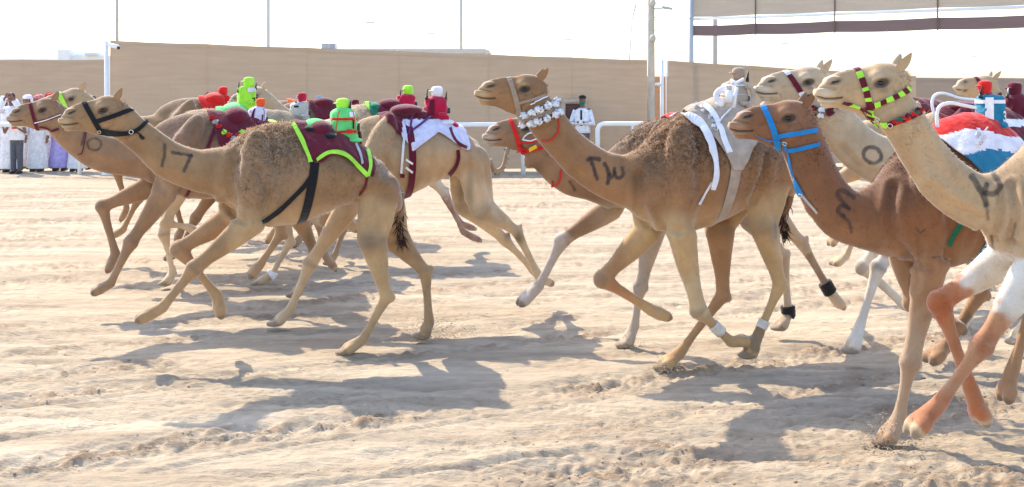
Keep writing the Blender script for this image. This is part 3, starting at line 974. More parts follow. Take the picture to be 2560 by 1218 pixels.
        if both:
            mb = MB()
            mir = s.mirror if not head else (lambda p: p - s.en * (2 * (p - s.hl).dot(s.en)))
            L2, R2, N2 = [], [], []
            for a, b in zip(Lp, Rp):
                qa, na, _, _ = s.bvh.find_nearest(mir(a)); qb, nb, _, _ = s.bvh.find_nearest(mir(b))
                L2.append(qa + na * lift); R2.append(qb + nb * lift); N2.append(na)
            ribbon(L2, R2, N2, fn)
            mb.build(name, m, parent or s.root, smooth=False)
        return near
    def band(s, name, top, bot, width, m, parent=None, lift=0.008, thick=0.006, seg=None, head=False, k=40, R0=0.5):
        """a closed loop round the head, neck or belly through the photo points top and bot"""
        if head:
            def Hp(px, py):
                rx = (px - CX) / F
                q = s.hl - s.off
                Y = (q.x * s.en.x + q.y * s.en.y) / (rx * s.en.x + s.en.y)
                return Vector((rx * Y, Y, CAMH - (py - HY) / F * Y)) + s.off
            T, B, lat = Hp(*top), Hp(*bot), s.en
        else:
            T, B, lat = s.P(*top), s.P(*bot), s.n
        c = (T + B) / 2
        a = (T - B).normalized()
        ax = a.cross(lat).normalized()
        wm = width * s.sc(c)
        mb = MB()
        rows = []
        for i in range(k):
            ph = 2 * math.pi * i / k
            d = a * math.cos(ph) + lat * math.sin(ph)
            pr = []
            for e in (-0.5, 0.5):
                o = c + ax * (wm * e)
                r = (T - B).length * 0.5
                loc, nor, ii, dist = s.bvh.ray_cast(o, d, R0)
                if loc is None: loc, nor = o + d * r, d
                if nor.dot(d) < 0: nor = -nor
                pr.append((loc + d * lift, (nor + d).normalized()))
            rows.append((pr[0][0], pr[1][0], pr[1][0] + pr[1][1] * thick, pr[0][0] + pr[0][1] * thick))
        for _ in range(2):
            rows = [tuple((rows[i - 1][j] + rows[i][j] * 2 + rows[(i + 1) % k][j]) / 4 for j in range(4)) for i in range(k)]
        for i in range(k):
            A_, B_ = rows[i], rows[(i + 1) % k]
            mi = seg(i / k) if seg else 0
            mb.add(list(A_) + list(B_), [(0, 1, 5, 4), (1, 2, 6, 5), (2, 3, 7, 6), (3, 0, 4, 7)], mi)
        return mb.build(name, m, parent or s.root, smooth=False)
    def cloth(s, edge, mats, matfn=None, lift=0.016, name='saddle_cloth', cols=84, rows=64, puff=0.0):
        """saddle cloth draped over the hump: edge = photo points of its lower hem on the near side"""
        ex = [e[0] for e in edge]; ey = [e[1] for e in edge]
        tx = [a[0] for a in s.sp['torso']]
        xs = np.linspace(ex[0], ex[-1], cols)
        grid = []
        for x in xs:
            yt = np.interp(x, tx, [a[1] for a in s.sp['torso']]); yb = np.interp(x, tx, [a[2] for a in s.sp['torso']])
            c = s.P(x, yt * 0.45 + yb * 0.55)
            ze = s.P(x, np.interp(x, ex, ey)).z
            best = 0.1
            for ph in np.linspace(0.05, 2.2, 90):
                d = s.up * math.cos(ph) + s.n * math.sin(ph)
                loc, nor, i, dist = s.bvh.ray_cast(c + d * 0.9, -d, 0.9)
                if loc is None or loc.z < ze: break
                best = ph
            row = []
            for ph in np.linspace(-best, best, rows):
                d = s.up * math.cos(ph) + s.n * math.sin(ph)
                loc, nor, i, dist = s.bvh.ray_cast(c + d * 0.9, -d, 0.9)
                if loc is None: loc = c + d * 0.3
                wr = 0.0025 * math.sin(x * 0.11 + ph * 7) + 0.002 * math.sin(x * 0.23 - ph * 11)
                row.append(loc + d * (lift + wr + puff * math.cos(ph) ** 2 * 0.5))
            grid.append(row)
        for _ in range(2):
            grid = [grid[0]] + [[(grid[i - 1][j] + grid[i][j] * 2 + grid[i + 1][j]) / 4 for j in range(rows)] for i in range(1, cols - 1)] + [grid[-1]]
        mb = MB()
        V = [p for r in grid for p in r]
        Fc, Mi = [], []
        VV = np.array([tuple(p) for p in V])
        _, _, W = s.planepx(VV)
        VM = np.where(W[:, None] < 0, VV - 2 * W[:, None] * np.array(s.n)[None], VV)
        X, Y = s.px(VM)
        for i in range(cols - 1):
            for j in range(rows - 1):
                f = (i * rows + j, i * rows + j + 1, (i + 1) * rows + j + 1, (i + 1) * rows + j)
                Fc.append(f)
                cx = sum(X[k] for k in f) / 4; cy = sum(Y[k] for k in f) / 4
                Mi.append(matfn(cx, cy) if matfn else 0)
        me = mesh_from(name, V, Fc)
        me.polygons.foreach_set('material_index', Mi)
        o = link(name, me, mats, s.root)
        so = o.modifiers.new('thickness', 'SOLIDIFY'); so.thickness = 0.01; so.offset = 1
        return o
    def pad(s, px, py, rx, ry, m, rw=0.17, name='saddle_pad'):
        c = s.P(px, py); q = s.sc(c)
        return MB().ellipsoid(c, s.hd * (rx * q), s.n * rw, s.up * (ry * q), 20, 12).build(name, m, s.root)

def smooth_path(P):
    return [P[0]] + [(P[i - 1] + P[i] * 2 + P[i + 1]) / 4 for i in range(1, len(P) - 1)] + [P[-1]]

def mixc(C, c, a):
    a = np.clip(np.asarray(a, float), 0, 1)
    return C + (c - C) * a[:, None]

def seg_dist(P, L):
    L = np.asarray(L, float)
    d = np.full(len(P), 1e9)
    for a, b in zip(L[:-1], L[1:]):
        ab = b - a
        t = np.clip(((P - a) @ ab) / (ab @ ab + 1e-12), 0, 1)
        q = P - a - t[:, None] * ab
        d = np.minimum(d, np.sqrt((q * q).sum(1)))
    return d

def chain_param(V, J):
    best = np.full(len(V), 1e9); par = np.zeros(len(V))
    for i in range(len(J) - 1):
        a, ab = J[i], J[i + 1] - J[i]
        t0 = ((V - a) @ ab) / (ab @ ab + 1e-12)
        t = np.clip(t0, 0, 1 if i < len(J) - 2 else 1.3)
        q = V - a - t[:, None] * ab
        d = np.sqrt((q * q).sum(1))
        m = d < best
        best[m] = d[m]; par[m] = i + t[m]
    return par, best

def inv_leg(V, s):
    return (V[:, 2] > 0.75).astype(float)

# ------------------------------------------------------------------ the camels
INK = (0.028, 0.026, 0.028)
TAN = ((0.355, 0.222, 0.120), (0.275, 0.176, 0.104), (0.55, 0.385, 0.215))
RUST = ((0.345, 0.192, 0.096), (0.25, 0.150, 0.086), (0.56, 0.385, 0.20))
BROWN = ((0.245, 0.122, 0.064), (0.165, 0.083, 0.048), (0.40, 0.245, 0.145))
CREAM = ((0.53, 0.375, 0.228), (0.45, 0.318, 0.198), (0.65, 0.51, 0.35))
WHITISH = ((0.57, 0.435, 0.295), (0.51, 0.385, 0.26), (0.68, 0.57, 0.44))
DUN = ((0.335, 0.203, 0.118), (0.265, 0.166, 0.108), (0.46, 0.315, 0.20))

S17 = dict(creases=[([(560,500),(585,540),(612,556)],7,.012),([(590,400),(575,460),(585,520)],12,.014),([(650,430),(668,490),(660,545)],12,.012),([(905,470),(893,500),(888,540)],9,.012),([(962,430),(950,520),(955,600)],12,.008),([(700,420),(715,500),(700,560)],16,.006),([(410,440),(480,462),(545,478)],10,.008)], yaw=18, ref=(870, 9.6), coat=TAN, head=(147, 303, 157, 5),
    torso=[(556, 378, 478, .08), (575, 356, 512, .15), (600, 340, 535, .21), (640, 318, 558, .25), (700, 308, 566, .28), (760, 310, 554, .29), (820, 322, 530, .29), (870, 346, 508, .27), (920, 380, 500, .25), (960, 412, 510, .22), (990, 450, 530, .15), (1003, 480, 520, .06)],
    neck=[(268, 288, 40), (300, 302, 44), (330, 326, 40), (370, 358, 41), (424, 400, 48), (486, 424, 52), (545, 430, 62), (600, 440, 85)],
    legs=[('f', 1, [(640, 480), (625, 560), (485, 672), (405, 770), (347, 798)]), ('f', -1, [(600, 490), (578, 545), (447, 622), (543, 740), (552, 786)]),
          ('h', 1, [(950, 470), (930, 595), (966, 742), (907, 850), (864, 876)]), ('h', -1, [(960, 490), (985, 590), (1064, 682), (1073, 808), (1058, 836)])],
    wool=[(690, 350, 120, 75, 1.0), (860, 430, 110, 60, 0.35), (640, 420, 70, 90, 0.6)],
    strokes=[([(412, 362), (411, 390), (405, 414)], 8, INK, 0.9), ([(431, 381), (478, 389)], 8, INK, 0.9), ([(478, 389), (460, 427)], 8, INK, 0.9), ([(606, 476), (628, 472)], 4, INK, 0.5), ([(616, 466), (614, 486)], 4, INK, 0.5)],
    blobs=[(905, 600, 16, 24, (0.16, 0.115, 0.08), 0.6), (330, 372, 26, 26, (0.20, 0.105, 0.05), 0.75), (400, 438, 40, 16, (0.30, 0.17, 0.08), 0.6), (660, 440, 60, 80, (0.23, 0.16, 0.11), 0.5)],
    legpaint=[(3, 1.0, 3.9, (0.19, 0.115, 0.065), 0.65), (2, 2.1, 3.9, (0.26, 0.17, 0.10), 0.4), (0, 2.3, 2.8, (0.22, 0.16, 0.11), 0.35)],  # far hind leg browned for its shade as well as its stains
    tail=dict(pts=[(1000, 482), (1003, 520), (998, 560), (1004, 600)], col=(0.05, 0.022, 0.015), n=220, len=1.0))
S10 = dict(creases=[([(395,380),(390,430),(400,465)],9,.012),([(450,360),(462,430),(450,480)],10,.012),([(220,392),(280,414),(340,424)],9,.008)], yaw=18, ref=(450, 11.1), coat=DUN, head=(17, 297, 128, 5),
    torso=[(380, 325, 440, .08), (405, 305, 472, .17), (450, 286, 490, .24), (500, 281, 498, .27), (560, 283, 495, .28), (620, 292, 482, .28), (680, 312, 465, .26), (730, 338, 462, .22), (770, 372, 470, .15), (785, 400, 455, .06)],
    neck=[(118, 285, 32), (142, 296, 36), (172, 330, 38), (215, 364, 42), (262, 383, 46), (310, 390, 48), (360, 392, 54), (410, 395, 72)],
    legs=[('f', 1, [(430, 430), (408, 490), (327, 606), (276, 710), (236, 730)]), ('f', -1, [(400, 425), (374, 468), (256, 516), (289, 636), (270, 674)]),
          ('h', 1, [(725, 400), (700, 505), (702, 585), (650, 662), (628, 687)]), ('h', -1, [(740, 410), (735, 520), (785, 625), (755, 712), (738, 735)])],
    wool=[(480, 320, 90, 45, 0.25)],
    strokes=[([(213, 328), (205, 361)], 7, INK, 0.75), ([(236 + 17 * math.cos(a), 361 + 15 * math.sin(a)) for a in np.linspace(0, 6.4, 14)], 6, INK, 0.75)],
    blobs=[(440, 350, 26, 60, (0.36, 0.20, 0.14), 0.4), (780, 600, 14, 40, (0.10, 0.08, 0.06), 0.6)],
    legpaint=[], tail=dict(pts=[(785, 400), (792, 440), (790, 480)], n=80))
S23 = dict(creases=[([(1600,440),(1598,500),(1622,556)],10,.014),([(1640,520),(1660,560),(1700,580)],8,.012),([(1745,420),(1760,500),(1748,560)],13,.012),([(1922,380),(1905,450),(1880,500)],9,.014),([(1955,470),(1940,560),(1950,620)],11,.008),([(1440,430),(1500,480),(1560,500)],10,.008),([(1560,410),(1600,450),(1620,480)],14,.008)], yaw=16, ref=(1655, 8.9), coat=RUST, head=(1187, 233, 166, -4), head_yaw=10,
    torso=[(1556, 404, 498, .08), (1588, 382, 535, .17), (1630, 338, 566, .23), (1690, 294, 583, .27), (1750, 264, 570, .29), (1810, 250, 548, .29), (1860, 268, 520, .28), (1900, 306, 490, .26), (1935, 350, 480, .23), (1965, 400, 490, .16), (1985, 446, 488, .06)],
    neck=[(1310, 255, 40), (1340, 272, 46), (1376, 316, 47), (1420, 368, 49), (1470, 410, 52), (1520, 440, 57), (1565, 452, 66), (1620, 452, 90)],
    legs=[('f', 1, [(1690, 490), (1702, 580), (1745, 775), (1828, 856), (1866, 850)]), ('f', -1, [(1625, 500), (1618, 580), (1506, 698), (1628, 776), (1664, 790)]),
          ('h', 1, [(1930, 430), (1908, 560), (1950, 712), (1898, 832), (1874, 884)]), ('h', -1, [(1890, 430), (1800, 560), (1808, 738), (1698, 884), (1660, 912)])],
    wool=[(1680, 350, 110, 90, 1.0), (1720, 290, 70, 50, 1.0), (1850, 400, 80, 80, 0.6), (1640, 420, 60, 70, 0.4)],
    strokes=[([(1470, 400), (1476, 395), (1498, 399)], 11, INK, 0.92), ([(1477, 398), (1486, 426), (1492, 447)], 10, INK, 0.92), ([(1512, 409), (1522, 434), (1519, 458)], 10, INK, 0.92),
             ([(1523, 436), (1530, 443), (1535, 434), (1536, 422)], 9, INK, 0.92), ([(1536, 430), (1543, 445), (1553, 443), (1558, 431), (1554, 419)], 9, INK, 0.92)],
    blobs=[(1850, 290, 30, 30, (0.2, 0.13, 0.08), 0.3), (1905, 565, 12, 26, (0.20, 0.18, 0.15), 0.65), (1800, 700, 60, 140, (0.36, 0.17, 0.075), 0.6), (1560, 545, 40, 30, (0.55, 0.43, 0.26), 0.5), (1650, 560, 40, 50, (0.52, 0.40, 0.24), 0.4)],
    legpaint=[(1, 2.15, 2.75, (0.42, 0.14, 0.045), 0.5), (3, 0.9, 3.6, (0.34, 0.175, 0.085), 0.65), (0, 1.55, 2.15, (0.60, 0.50, 0.32), 0.5)],  # far hind leg painted browner, its shade put into the colour
    tail=dict(pts=[(1978, 470), (1972, 510), (1958, 545), (1962, 580)], col=(0.028, 0.014, 0.01), n=200, len=1.0))
SK = dict(yaw=16, ref=(1560, 9.85), coat=((0.325, 0.205, 0.125), (0.20, 0.128, 0.083), (0.52, 0.42, 0.32)), head=(1207, 342, 148, 3), head_yaw=10,
    torso=[(1478, 405, 500, .08), (1508, 388, 515, .17), (1560, 347, 520, .25), (1640, 300, 520, .28), (1720, 286, 510, .28), (1790, 302, 490, .27), (1850, 342, 470, .24), (1890, 390, 470, .14), (1905, 430, 460, .06)],
    neck=[(1312, 345, 36), (1335, 360, 38), (1362, 392, 40), (1392, 422, 42), (1432, 444, 46), (1480, 450, 54), (1530, 455, 70)],
    legs=[('f', -1, [(1545, 470), (1528, 520), (1404, 602), (1347, 716), (1302, 758)]), ('f', 1, [(1640, 470), (1638, 560), (1601, 718), (1586, 815), (1566, 858)]),
          ('h', 1, [(1850, 420), (1880, 545), (1958, 642), (1971, 785), (1950, 816)]), ('h', -1, [(1870, 420), (1925, 530), (2005, 608), (2074, 728), (2102, 766)])],
    wool=[(1620, 340, 100, 60, 1.0)], strokes=[([(1425, 455), (1437, 475)], 8, INK, 0.7)],
    blobs=[(1335, 430, 16, 24, (0.12, 0.07, 0.04), 0.8)], lumps=[(1322, 405, 0, 14, 18, 0.05)],
    legpaint=[(1, 1.1, 3.9, (0.36, 0.31, 0.27), 0.6), (0, 1.9, 3.9, (0.62, 0.56, 0.50), 0.6), (3, 2.2, 2.9, (0.16, 0.09, 0.05), 0.7)])
SN = dict(creases=[([(2100,370),(2150,420),(2220,445)],10,.008)], yaw=14, ref=(2125, 9.25), coat=WHITISH, head=(1887, 223, 173, -1), head_yaw=6,
    torso=[(2236, 350, 470, .08), (2270, 318, 520, .17), (2330, 280, 555, .26), (2410, 262, 565, .29), (2490, 268, 545, .29), (2560, 300, 520, .26), (2610, 350, 510, .2), (2645, 400, 490, .07)],
    neck=[(2020, 245, 45), (2052, 262, 52), (2086, 304, 54), (2126, 350, 56), (2170, 385, 58), (2220, 405, 64), (2285, 412, 80)],
    legs=[('f', 1, [(2290, 500), (2262, 590), (2196, 668), (2150, 815), (2130, 872)]), ('f', -1, [(2260, 500), (2232, 575), (2158, 668), (2262, 764), (2300, 775)]),
          ('h', 1, [(2600, 420), (2570, 550), (2625, 680), (2570, 800), (2540, 850)]), ('h', -1, [(2600, 420), (2520, 540), (2480, 680), (2420, 790), (2390, 830)])],
    strokes=[([(2181 + 22 * math.cos(a) + 3 * math.sin(a), 388 + 20 * math.sin(a)) for a in np.linspace(-0.5, 5.9, 16)], 10, INK, 0.88)],
    legpaint=[(0, 1.2, 3.9, (0.66, 0.62, 0.57), 0.7), (1, 1.2, 3.9, (0.66, 0.61, 0.54), 0.7), (0, 1.93, 2.08, (0.28, 0.25, 0.22), 0.6)])
SM_ = dict(creases=[([(2235,470),(2228,540),(2248,610)],11,.014),([(2370,500),(2378,580),(2366,640)],12,.012),([(2262,620),(2290,660),(2330,672)],8,.012),([(2300,590),(2300,650),(2290,720)],8,.008),([(2040,540),(2100,580),(2170,590)],12,.008)], yaw=12, ref=(2205, 7.25), coat=BROWN, head=(1822, 314, 195, -1), head_yaw=4,
    torso=[(2140, 478, 606, .09), (2185, 455, 622, .17), (2230, 400, 636, .24), (2300, 345, 660, .28), (2370, 302, 664, .30), (2440, 290, 648, .30), (2500, 315, 625, .28), (2550, 360, 600, .26), (2600, 420, 590, .2), (2630, 470, 580, .07)],
    neck=[(1965, 318, 50), (1995, 335, 58), (2014, 378, 58), (2038, 440, 60), (2068, 496, 64), (2108, 535, 68), (2158, 548, 74), (2215, 545, 100)],
    legs=[('f', 1, [(2300, 540), (2330, 650), (2276, 905), (2247, 1045), (2214, 1098)]), ('f', -1, [(2265, 560), (2262, 640), (2284, 755), (2365, 800), (2395, 822)]),
          ('h', 1, [(2560, 470), (2545, 620), (2588, 745), (2530, 930), (2512, 995)]), ('h', -1, [(2540, 480), (2450, 620), (2452, 732), (2366, 865), (2326, 898)])],
    wool=[(2290, 390, 90, 60, 0.7)],
    strokes=[([(2134, 493), (2106, 476), (2094, 486), (2108, 506), (2122, 520)], 11, INK, 0.85), ([(2122, 520), (2102, 514), (2096, 530), (2110, 541)], 11, INK, 0.85), ([(2108, 538), (2124, 560), (2128, 580)], 8, INK, 0.8),
             ([(2290, 570), (2300, 582), (2312, 574)], 5, INK, 0.7), ([(2332, 644), (2352, 642)], 4, INK, 0.6)],
    blobs=[(2020, 380, 22, 50, (0.16, 0.075, 0.04), 0.45), (2290, 470, 60, 90, (0.2, 0.1, 0.055), 0.5), (2120, 590, 60, 30, (0.36, 0.19, 0.10), 0.5), (2320, 620, 60, 60, (0.36, 0.19, 0.10), 0.4)],
    legpaint=[(0, 1.5, 3.9, (0.40, 0.29, 0.20), 0.7)],
    tail=dict(pts=[(2625, 480), (2640, 540), (2635, 600)], n=60))
SP = dict(creases=[([(2455,575),(2490,600),(2545,610)],8,.012),([(2530,470),(2538,540),(2525,600)],10,.012),([(2500,480),(2505,540),(2490,590)],8,.008),([(2330,470),(2390,520),(2450,550)],12,.008),([(2300,350),(2340,420),(2400,470)],16,.006)], yaw=10, ref=(2500, 6.35), coat=CREAM, head=(2036, 232, 220, 0), head_yaw=0,
    torso=[(2462, 445, 590, .09), (2510, 412, 640, .20), (2580, 350, 672, .26), (2660, 300, 680, .28), (2740, 268, 675, .29), (2820, 275, 652, .29), (2890, 310, 620, .27), (2950, 360, 600, .22), (3000, 425, 580, .08)],
    neck=[(2205, 258, 50), (2238, 279, 57), (2272, 326, 56), (2306, 380, 59), (2342, 430, 63), (2386, 470, 66), (2438, 500, 69), (2500, 506, 84), (2575, 500, 130)],
    legs=[('f', 1, [(2600, 560), (2590, 665), (2455, 865), (2347, 1012), (2280, 1076)]), ('f', -1, [(2535, 560), (2522, 640), (2348, 756), (2432, 985), (2456, 1052)]),
          ('h', 1, [(2900, 520), (2880, 680), (2950, 860), (2860, 1020), (2810, 1080)]), ('h', -1, [(2900, 520), (2800, 660), (2780, 840), (2700, 960), (2650, 1010)])],
    strokes=[([(2429, 440), (2456, 484), (2466, 512)], 15, INK, 0.88), ([(2466, 508), (2471, 548)], 8, INK, 0.6), ([(2461, 482), (2467, 460)], 13, INK, 0.85), ([(2464, 482), (2486, 485), (2501, 464), (2484, 436)], 14, INK, 0.88),
             ([(2478, 592), (2483, 622)], 8, (0.05, 0.02, 0.015), 0.8), ([(2538, 560), (2532, 590)], 5, (0.08, 0.04, 0.03), 0.6)],
    blobs=[(2260, 400, 22, 50, (0.42, 0.25, 0.13), 0.45), (2350, 500, 50, 22, (0.45, 0.27, 0.14), 0.4)],
    legpaint=[(0, 0.85, 1.62, (0.68, 0.65, 0.60), 0.85), (0, 1.58, 3.85, (0.34, 0.105, 0.040), 0.88), (1, 0.85, 1.70, (0.68, 0.65, 0.60), 0.85), (1, 1.66, 3.85, (0.37, 0.095, 0.026), 0.88), (0, 1.9, 2.1, (0.22, 0.07, 0.035), 0.5), (1, 1.95, 2.1, (0.24, 0.06, 0.02), 0.5)])
SI = dict(creases=[([(1165,340),(1172,420),(1150,480)],10,.012),([(1215,420),(1225,480),(1250,540)],8,.010),([(960,400),(968,450),(955,490)],10,.010)], yaw=18, ref=(685, 10.5), coat=CREAM, head=(600, 385, 118, 14),
    torso=[(872, 350, 450, .08), (895, 305, 490, .18), (930, 290, 505, .24), (975, 284, 502, .27), (1020, 280, 488, .28), (1070, 290, 464, .28), (1110, 305, 446, .26), (1150, 322, 440, .24), (1190, 355, 470, .20), (1215, 390, 470, .12), (1226, 420, 460, .05)],
    neck=[(690, 360, 30), (715, 366, 36), (745, 375, 38), (775, 382, 40), (805, 386, 44), (840, 388, 48), (882, 388, 56), (930, 392, 75)],
    legs=[('f', 1, [(915, 440), (872, 515), (775, 660), (724, 778), (692, 806)]), ('f', -1, [(920, 440), (900, 500), (815, 548), (862, 552), (888, 572)]),
          ('h', 1, [(1180, 400), (1205, 520), (1292, 578), (1346, 690), (1372, 706)]), ('h', -1, [(1160, 400), (1165, 510), (1262, 600), (1334, 676), (1352, 690)])],
    wool=[(950, 330, 60, 50, 0.3)],
    blobs=[(1205, 540, 26, 14, (0.28, 0.22, 0.16), 0.5), (1282, 590, 14, 18, (0.07, 0.06, 0.035), 0.75), (1304, 566, 10, 16, (0.07, 0.06, 0.035), 0.8), (1160, 480, 8, 40, (0.16, 0.13, 0.08), 0.5)],
    tail=dict(pts=[(1222, 400), (1238, 428), (1258, 418), (1266, 385), (1272, 360)], col=(0.035, 0.028, 0.014), n=320, len=0.42, **{'from': 0.1}))

def place(base, px, d, anchor, dz=0.0):
    """offset that moves the base camel's anchor pixel point to photo column px at distance d"""
    s0 = Camel(base).P(*anchor)
    return ((px - CX) / F * d - s0.x, d - s0.y, dz)

V0, V1 = 0.0145, 0.025
GRP = 'camels racing in the pack'
c17 = Camel(S17).build(label='tan camel with black halter and 17 painted on its neck', group=GRP, voxel=V0, fuzz=26000)
c10 = Camel(S10).build(label='dun camel at the far left with 10 painted on its neck', group=GRP, voxel=V0, fuzz=12000)
cI = Camel(SI).build(label='cream camel behind number 17 with striped maroon girth and dark curled tail', group=GRP, voxel=V0, fuzz=16000)
c23 = Camel(S23).build(label='woolly rust camel in the middle with white tasselled collar', group=GRP, voxel=V0, fuzz=26000)
cK = Camel(SK).build(label='grey brown camel in a red halter behind the tasselled one', group=GRP, voxel=V0, fuzz=16000)
cN = Camel(SN).build(label='whitish camel with maroon noseband and a round mark on its neck', group=GRP, voxel=V0, fuzz=10000)
cM = Camel(SM_).build(label='dark brown camel wearing a bright blue halter', group=GRP, voxel=V0, fuzz=22000)
cP = Camel(SP).build(label='cream camel nearest the lens with orange dyed lower legs', group=GRP, voxel=V0, fuzz=24000)
def lowered(sp, dy, **kw):
    """the same camel carrying its head dy photo pixels lower"""
    o = dict(sp)
    lx, ly, L, rot = sp['head']
    o['head'] = (lx, ly + dy, L, rot + dy * 0.12)
    n = len(sp['neck'])
    o['neck'] = [(x, y + dy * max(0, 1 - i / (n - 3.0)) ** 0.8, r) for i, (x, y, r) in enumerate(sp['neck'])]
    o['strokes'] = []; o['legpaint'] = []; o['blobs'] = []; o['tail'] = None
    o.update(kw)
    return o

cE = Camel(S17, place(S17, 640, 12.6, (860, 330), 0.03), coat=CREAM, strokes=[], blobs=[], legs=[
    ('f', 1, [(640, 480), (625, 560), (570, 690), (640, 700), (680, 720)]), ('f', -1, [(600, 490), (590, 560), (560, 720), (590, 850), (570, 880)]),
    ('h', 1, [(950, 470), (985, 590), (1064, 682), (1085, 790), (1115, 830)]), ('h', -1, [(960, 490), (930, 595), (966, 742), (907, 850), (864, 876)])],
    legpaint=[(2, 2.1, 3.9, (0.25, 0.11, 0.06), 0.7)]).build(label='pale camel behind number 10 with a lime noseband and green cloth', group=GRP, voxel=V1, fuzz=5000)
SHb = lowered(S10, 40, coat=TAN)
cH = Camel(SHb, place(SHb, 560, 14.4, (600, 300), 0.08)).build(label='tan camel far back carrying the small red robot', group=GRP, voxel=V1)
SFb = lowered(S10, 26, coat=DUN, legpaint=[(0, 1.9, 3.9, (0.36, 0.10, 0.04), 0.8)])
cF = Camel(SFb, place(SFb, 522, 15.8, (146, 262), 0.0)).build(label='dun camel hidden mid pack carrying the dark maroon robot', group=GRP, voxel=V1)
SGb = lowered(S10, 80, coat=DUN)
cG = Camel(SGb, place(SGb, 744, 13.6, (640, 300), -0.05)).build(label='camel at the back of the pack carrying the grey robot', group=GRP, voxel=V1)
SOb = lowered(S10, 70, coat=TAN)
cO2 = Camel(SOb, place(SOb, 797, 16.9, (640, 300), 0.0)).build(label='camel at the back of the pack carrying the orange robot', group=GRP, voxel=V1)
SLb = lowered(S17, 4, coat=WHITISH, legs=[
    ('f', 1, [(640, 480), (625, 560), (560, 690), (640, 760), (675, 770)]), ('f', -1, [(600, 490), (590, 560), (500, 640), (560, 740), (565, 790)]),
    ('h', 1, [(950, 470), (930, 560), (1012, 660), (1085, 800), (1150, 830)]), ('h', -1, [(960, 480), (940, 560), (1015, 640), (1075, 760), (1130, 780)])],
    legpaint=[(2, 2.05, 3.95, (0.22, 0.095, 0.06), 0.85), (3, 2.05, 3.95, (0.24, 0.10, 0.06), 0.85)])
cL = Camel(SLb, place(SLb, 1013, 14.8, (860, 330), 0.03)).build(label='whitish camel behind with maroon hump cover and rust coloured hind feet', group=GRP, voxel=V1, fuzz=3000)
cO = Camel(S10, place(S10, 1903, 11.6, (17, 297), 0.10), coat=CREAM, strokes=[([(215, 350), (220, 372)], 8, INK, 0.8)], blobs=[], legpaint=[], tail=None).build(label='pale camel whose nose shows just behind the blue haltered head', group=GRP, voxel=V1, fuzz=4000)
cQ = Camel(S23, place(S23, 2389, 13.2, (1187, 232), 0.0), coat=CREAM, strokes=[], wool=[], legpaint=[]).build(label='small cream camel head far right above the robots', group=GRP, voxel=V1, fuzz=3000)

# ------------------------------------------------------------------ halters, cloths and straps (worn, so children of their camel)
def ring_buckle(c, px, py, r_px, m=CHROME, lift=0.02, parent=None, name='buckle'):
    p, nn = c.hit(px, py, lift)
    r = r_px * c.sc(p)
    a = nn.cross(Vector((0, 0, 1))).normalized(); b = a.cross(nn)
    pts = [p + a * (r * math.cos(t)) + b * (r * math.sin(t)) for t in np.linspace(0, 2 * math.pi, 17)]
    return MB().tube(pts, r * 0.22, 6).build(name, m, parent or c.root)

def cord(c, name, pts, r, m, lift=0.012, parent=None):
    q = [c.hit(x, y, lift)[0] for x, y in dense(catmull(pts, 6 * len(pts)), 4)]
    return MB().tube(q, r, 6).build(name, m, parent or c.root)

def wrap(c, li, a, b, m, r=0.055, name='leg_wrap'):
    J = c.legs[li][2]
    i = int(a)
    def pt(f):
        k = min(int(f), len(J) - 2)
        return J[k] + (J[k + 1] - J[k]) * (f - k)
    pts = [pt(f) for f in np.linspace(a, b, 8)]
    rad = [r * (1 + 0.05 * (k % 2)) for k in range(8)]
    return MB().tube(pts, rad, 14).build(name, m, c.root)

def poms(c, pts, size_px, mats, name='tassel', lift=0.03, parent=None, n=None):
    D = dense(pts, size_px * 1.15)
    for i, (x, y) in enumerate(D):
        p, nn = c.hit(x, y, lift)
        q = c.sc(p) * size_px * random.uniform(0.85, 1.15) * 0.6
        mb = MB().ellipsoid(p, c.hd * q * 1.35, c.n * q * 0.7, c.up * q * 0.95, 13, 9)
        V = np.array(mb.V)
        V += 0.24 * q * np.random.default_rng(i).normal(0, 1, V.shape)
        mb.V = [tuple(v) for v in V]
        mb.build(name, mats[i % len(mats)], parent or c.root)

# 17: black halter
h = c17.band('halter', (207, 250), (249, 324), 12, BLACK, head=True)
c17.strap('cheek_strap', [(243, 303), (288, 289), (332, 273)], 11, BLACK, parent=h)
c17.strap('throat_strap', [(247, 326), (290, 333), (326, 332), (348, 322), (366, 305)], lambda f: 14 - 5 * f, BLACK, parent=h)
ring_buckle(c17, 328, 330, 5, parent=h); ring_buckle(c17, 249, 327, 4, parent=h)
cord(c17, 'tether_loop', [(334, 330), (345, 333), (354, 340), (360, 346), (354, 347), (348, 338)], 0.006, BLACK, parent=h)
cl = c17.cloth([(730, 322), (750, 360), (772, 404), (791, 403), (813, 389), (839, 385), (866, 396), (890, 418), (915, 440), (924, 416)], [MAROON, LIME])
c17.strap('hem', [(731, 316), (752, 352), (768, 390), (774, 408)], 9, LIME, parent=cl, lift=0.032)
c17.strap('hem', [(790, 404), (813, 389), (839, 385), (866, 396), (892, 420), (916, 441)], 9, LIME, parent=cl, lift=0.032)
c17.strap('hem', [(916, 441), (923, 418), (913, 380)], 8, LIME, parent=cl, lift=0.032)
c17.strap('piping', [(884, 366), (896, 392), (902, 414)], 5, GREY, parent=cl, lift=0.032)
c17.pad(796, 326, 36, 27, MAROON, 0.16); c17.pad(768, 322, 22, 12, BLACK, 0.15); c17.pad(787, 320, 37, 24, GREEN, 0.10)
c17.pad(880, 350, 26, 8, GREEN, 0.12); c17.pad(898, 350, 7, 24, MAROON, 0.05, 'saddle_horn')
c17.pad(818, 340, 26, 13, BLACK, 0.19)
c17.band('girth', (786, 316), (750, 556), 22, BLACK, R0=0.9)
c17.strap('breast_strap', [(783, 430), (760, 465), (715, 510), (672, 545), (655, 556)], 11, BLACK)
